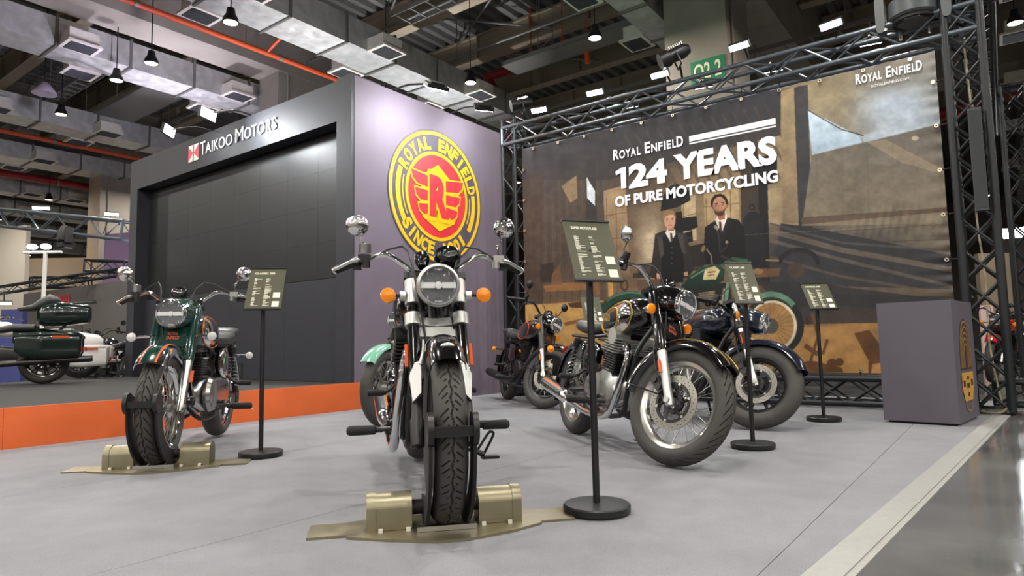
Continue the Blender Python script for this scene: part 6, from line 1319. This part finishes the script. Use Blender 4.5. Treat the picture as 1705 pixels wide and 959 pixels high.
# trusses of the neighbouring stands
def free_truss(pa, pb, sz, r, label, m=TRUSS):
    d = (pb-pa).normalized(); eb = Vector((0, 0, 1)); ea = d.cross(eb).normalized(); eb = ea.cross(d); return truss('stand_truss', pa, pb, ea, eb, sz, sz, r, r*0.45, sz*1.3, m, label, joined=True)
free_truss(px_at(-40, 358, 14.5), px_at(216, 385, 13.0), 0.36, 0.030, 'long horizontal truss at upper left before the columns', TRUSSL)
free_truss(px_at(-30, 488, 15.0), px_at(205, 452, 15.5), 0.16, 0.022, 'dark truss slanting along the top of the grey stand wall')
free_truss(px_at(52, 470, 16.5), px_at(150, 471, 17.5), 0.26, 0.025, 'dark truss above the grey stand wall at left')
free_truss(px_at(146, 443, 16.5), px_at(212, 445, 16.5), 0.28, 0.025, 'short dark truss in front of the violet wall')
# tilted lamp post
pa, pb = px_at(68, 570, 11.5), px_at(76, 420, 11.5); t = thing('lamp_post', 'white slim lamp post carrying two bright lamps at left', 'lamp post', (pa.x, pa.y, 0.0))
d = (pb-Vector((pa.x, pa.y, 0))); WH = mat('white_enamel', (228, 228, 226), 0.4); rt = Vector((right.x, right.y, 0)).normalized()
MB().cyl((0, 0, 0), d, 0.032, n=12).build('post', WH, t); MB().cyl(d-rt*0.38, d+rt*0.28, 0.025, n=10).build('cross_arm', WH, t)
for k, off in enumerate((-0.24, 0.0)):
    MB().ball(d+rt*off+Vector((0, 0, 0.10)), 0.07, 14, (1.2, 1, .7)).build('lamp_head', FLOODFACE, t, label='bright lamp head')
moving = moving_head(px_at(111, 398, 13.3), 'black moving head light under the long truss at upper left', 0.75)
p = px_at(186, 357, 17); flood(p, p+Vector((-0.6, -1.0, -1.2)), 0, 'bright white flood lamp on the cream edged column', 0, (8.55, 22.1, p.z+0.1), (0.3, 0.08))
p = px_at(68, 347, 13.9); flood(p, p+Vector((-0.6, -1.0, -1.2)), 0, 'white flood lamp above the long truss at upper left', 0, p+Vector((0, 0, -0.2)), (0.3, 0.06))
p = px_at(6, 505, 15.2); flood(p, p+Vector((-0.6, -1.0, -0.8)), 0, 'white flood lamp at the left edge above the blue counter', 0, p+Vector((0, 0, 0.3)), (0.3, 0.06))

# ------------------------------------------------------------------ touring motorcycles on the stage
def fw_axes(h): h = math.radians(h); return Vector((math.cos(h), math.sin(h), 0))
def tourer(rear_contact, heading, paint, label, topcase=True, z0=0.296, bz=0.0):
    h = math.radians(heading); wb = 1.65; c = Vector((rear_contact[0], rear_contact[1], z0))+Vector((math.cos(h), math.sin(h), 0))*wb/2
    root = thing('touring_motorcycle', label, 'motorcycle', c-Vector((math.cos(h), math.sin(h), 0))*wb*0.06, h); root.scale = (0.88, 0.88, 0.88); PM = mat(*paint); ra = Vector((-wb/2, 0, 0.32)); fa = Vector((wb/2, 0, 0.33))
    wheel(root, 'rear_wheel', ra, 0.32, 0.17, 0.215, None, 'cast', CHROME, (-1,), None, False); wheel(root, 'front_wheel', fa, 0.33, 0.13, 0.235, None, 'cast', CHROME, (-1, 1), None, False)
    MB().loft([(-1.18, 0, .62, .10, .06, 3), (-1.1, 0, .64, .14, .12, 3), (-0.8, 0, .68, .15, .14, 3), (-0.45, 0, .70, .13, .10, 3)], 20).build('rear_mudguard', PM, root)
    for sd in (1, -1):
        pn = MB().loft([(-1.30, sd*0.33, .58+bz, .05, .12, 4), (-1.27, sd*0.33, .56+bz, .10, .175, 4.5), (-0.9, sd*0.33, .555+bz, .125, .19, 5), (-0.58, sd*0.32, .57+bz, .11, .17, 4.5), (-0.50, sd*0.31, .59+bz, .06, .11, 4)], 28).build('pannier', PM, root, sharp=50)
        MB().loft([(-1.31, sd*0.33, .68+bz, .05, .02, 4), (-1.26, sd*0.33, .715+bz, .10, .035, 4), (-0.9, sd*0.33, .72+bz, .125, .04, 4), (-0.58, sd*0.32, .71+bz, .11, .035, 4), (-0.5, sd*0.31, .69+bz, .05, .02, 4)], 24).build('pannier_lid', PM, pn, sharp=50)
        MB().box((-1.05, sd*0.457, .685+bz), (0.2, 0.012, 0.03)).build('marker_lamp', ORANGE_REFLECT, pn)
        MB().tube([(-1.42, sd*0.31, .36+bz*.5), (-1.0, sd*0.31, .345+bz*.5), (-0.4, sd*0.30, .31), (0.1, sd*0.24, .28)], [0.05, 0.05, 0.045, 0.025], n=14).build('muffler', mat('dark_exhaust', (72, 70, 70), 0.3, 0.8), root)
        MB().tube([(0.65, sd*0.13, .42), (0.45, sd*0.13, .98)], 0.03, n=12).build('fork_leg', PM, root)
        MB().box((-1.325, sd*0.33, .50+bz), (0.02, 0.05, 0.07)).build('tail_lamp', mat('red_lens', (150, 16, 16), 0.2), pn)
    MB().loft([(-0.75, 0, .80, .10, .03, 3), (-0.70, 0, .825, .17, .05, 3), (-0.45, 0, .83, .17, .055, 3), (-0.32, 0, .80, .17, .05, 3), (-0.05, 0, .77, .17, .05, 3), (0.1, 0, .79, .10, .04, 3)], 24).build('seat', mat('seat_leather', (54, 57, 56), 0.42), root)
    MB().loft([(0.05, 0, .82, .10, .06, 2.6), (0.2, 0, .86, .18, .13, 2.6), (0.4, 0, .88, .17, .13, 2.6), (0.6, 0, .88, .08, .06, 2.4)], 26).build('fuel_tank', PM, root)
    MB().loft([(-0.25, 0, .40, .14, .12, 4), (0.3, 0, .42, .17, .17, 4), (0.42, 0, .42, .1, .1, 3)], 20).build('engine', BLACK, root)
    MB().loft([(0.5, 0, 1.0, .2, .12, 3), (0.75, 0, 1.02, .22, .15, 3), (0.86, 0, .98, .13, .1, 2.6)], 24).build('fairing', PM, root)
    b = MB(); b.tube([(0.45, 0.1, 1.02), (0.25, 0.3, 1.08), (0.1, 0.42, 1.05)], 0.015, n=8); b.tube([(0.45, -0.1, 1.02), (0.25, -0.3, 1.08), (0.1, -0.42, 1.05)], 0.015, n=8); b.build('handlebar', CHROME, root)
    if topcase:
        tc = MB().loft([(-1.40, 0, 1.04, .16, .09, 4), (-1.36, 0, 1.035, .24, .14, 4), (-1.0, 0, 1.03, .28, .185, 4), (-0.80, 0, 1.01, .26, .165, 3.4), (-0.73, 0, 0.99, .18, .10, 3)], 28).build('top_case', PM, root, sharp=50)
        MB().loft([(-1.38, 0, .93, .1, .03, 4), (-1.0, 0, .90, .24, .05, 4), (-0.78, 0, .91, .2, .04, 4)], 20).build('case_base', BLACK, tc)
        MB().loft([(-1.02, 0, 1.21, .08, .02, 2.4), (-0.96, 0, 1.23, .14, .06, 2.4), (-0.86, 0, 1.235, .17, .10, 2.4), (-0.76, 0, 1.18, .17, .09, 2.6), (-0.66, 0, 1.12, .15, .05, 3), (-0.52, 0, 1.10, .13, .035, 3), (-0.48, 0, 1.10, .06, .02, 3)], 22).build('backrest', mat('seat_leather', (54, 57, 56), 0.42), tc)
        b = MB(); b.tube([(-0.95, 0.14, 1.19), (-1.25, 0.14, 1.20), (-1.42, 0.12, 1.21), (-1.42, -0.12, 1.21), (-1.25, -0.14, 1.20), (-0.95, -0.14, 1.19)], 0.011, n=8); b.box((-1.43, 0, 1.22), (0.04, 0.3, 0.03)); b.build('luggage_rail', BLACK, tc)
        MB().tube([(-1.0, 0.1, .80), (-1.1, 0.12, .88)], 0.012, n=6).tube([(-1.0, -0.1, .80), (-1.1, -0.12, .88)], 0.012, n=6).build('case_bracket', CHROME, tc)
    return root
DG = ('bottle_green_paint', (12, 30, 26), 0.14, 0.0, 1.0); WHT = ('white_paint', (226, 224, 222), 0.22, 0.0, 0.8)
c = gpt(72, 639, 0.296); tourer((c.x, c.y), 157, DG, 'bottle green touring motorcycle with panniers and top case on the stage at left')
hd_ = fw_axes(132); c = Vector((3.75, 11.75, 0)); 
tourer((4.2, 11.55), 152, WHT, 'white touring motorcycle whose rear pannier shows behind the green tourer', False, 0.296, -0.17)
tag(motorcycle(dict(front=(5.0, 13.4), heading=95, wb=1.4, paint=BG, far=True, engine='single', bright=False, chromemirror=False, covermat=BLACK, headmat=BLACK, exmat=BLACK, fork='slim', label='x')), 'black motorcycle seen from behind at the edge of the dark screen wall', 'motorcycle')

# ------------------------------------------------------------------ far right
wall_between('stand_wall', px_at(1640, 560, 16), px_at(1692, 560, 16), px_at(1660, 420, 16).z, mat('tan_wall', (150, 132, 112), 0.8), 'tan stand wall seen through the right truss tower', 'wall')
wall_between('stand_wall', px_at(1668, 560, 22), px_at(1800, 560, 22), px_at(1690, 380, 22).z, mat('dark_stand', (70, 62, 60), 0.7), 'dark stand wall at the right edge of the hall', 'wall')
wall_between('info_board', px_at(1634, 540, 12), px_at(1656, 540, 12), px_at(1645, 508, 12).z, mat('pink_board', (214, 186, 180), 0.5), 'pale pink board behind the right truss tower', 'board', 0.04)
for i, (px, py, dst, hd_, pc, nm) in enumerate([(1652, 640, 9.6, 170, ('signal_red_paint', (176, 22, 24), 0.2, 0.0, 0.9), 'red sporting motorcycle seen through the right truss tower'), (1706, 622, 12.3, 160, ('dark_grey_paint', (46, 48, 52), 0.25), 'dark grey motorcycle at the right edge behind the truss'), (1690, 612, 15.5, 150, WHT, 'white motorcycle farther back at the right edge')]):
    c = px_at(px, py, dst); motorcycle(dict(front=(c.x, c.y), heading=hd_, lean=6, paint=pc, far=True, engine='twin', fork='slim', forkpaint=('satin_black_metal', (20, 20, 22)), bright=False, chromemirror=False, covermat=BLACK, headmat=BLACK, exmat=BLACK, wheel='cast', rimmat=BLACK, label=nm))
p = px_at(1690, 388, 16); flood(p, p+Vector((-1.0, -0.2, -0.4)), 40, 'dazzling white flood lamp at the right edge of the hall', 60, (15.5, -1.35, p.z), (0.5, 0.25))
p = px_at(1640, 325, 11); flood(p, p+Vector((-1.0, 0.2, -0.4)), 0, 'small white flood lamp between the truss towers at right', 0, None, (0.14, 0.05))
for i in range(3):
    a = px_at(1668+i*12, 610, 12.5+i*1.2); tag(MB().box((0, 0, 0), (0.9, 0.05, 0.10), Matrix.Rotation(0.8, 3, 'Y')).build('ramp_board', mat('pale_board', (196, 192, 180), 0.5)), ['nearest', 'middle', 'farthest'][i]+' pale slanted ramp board among the motorcycles at right', 'board').location = (a.x, a.y, 0.36)
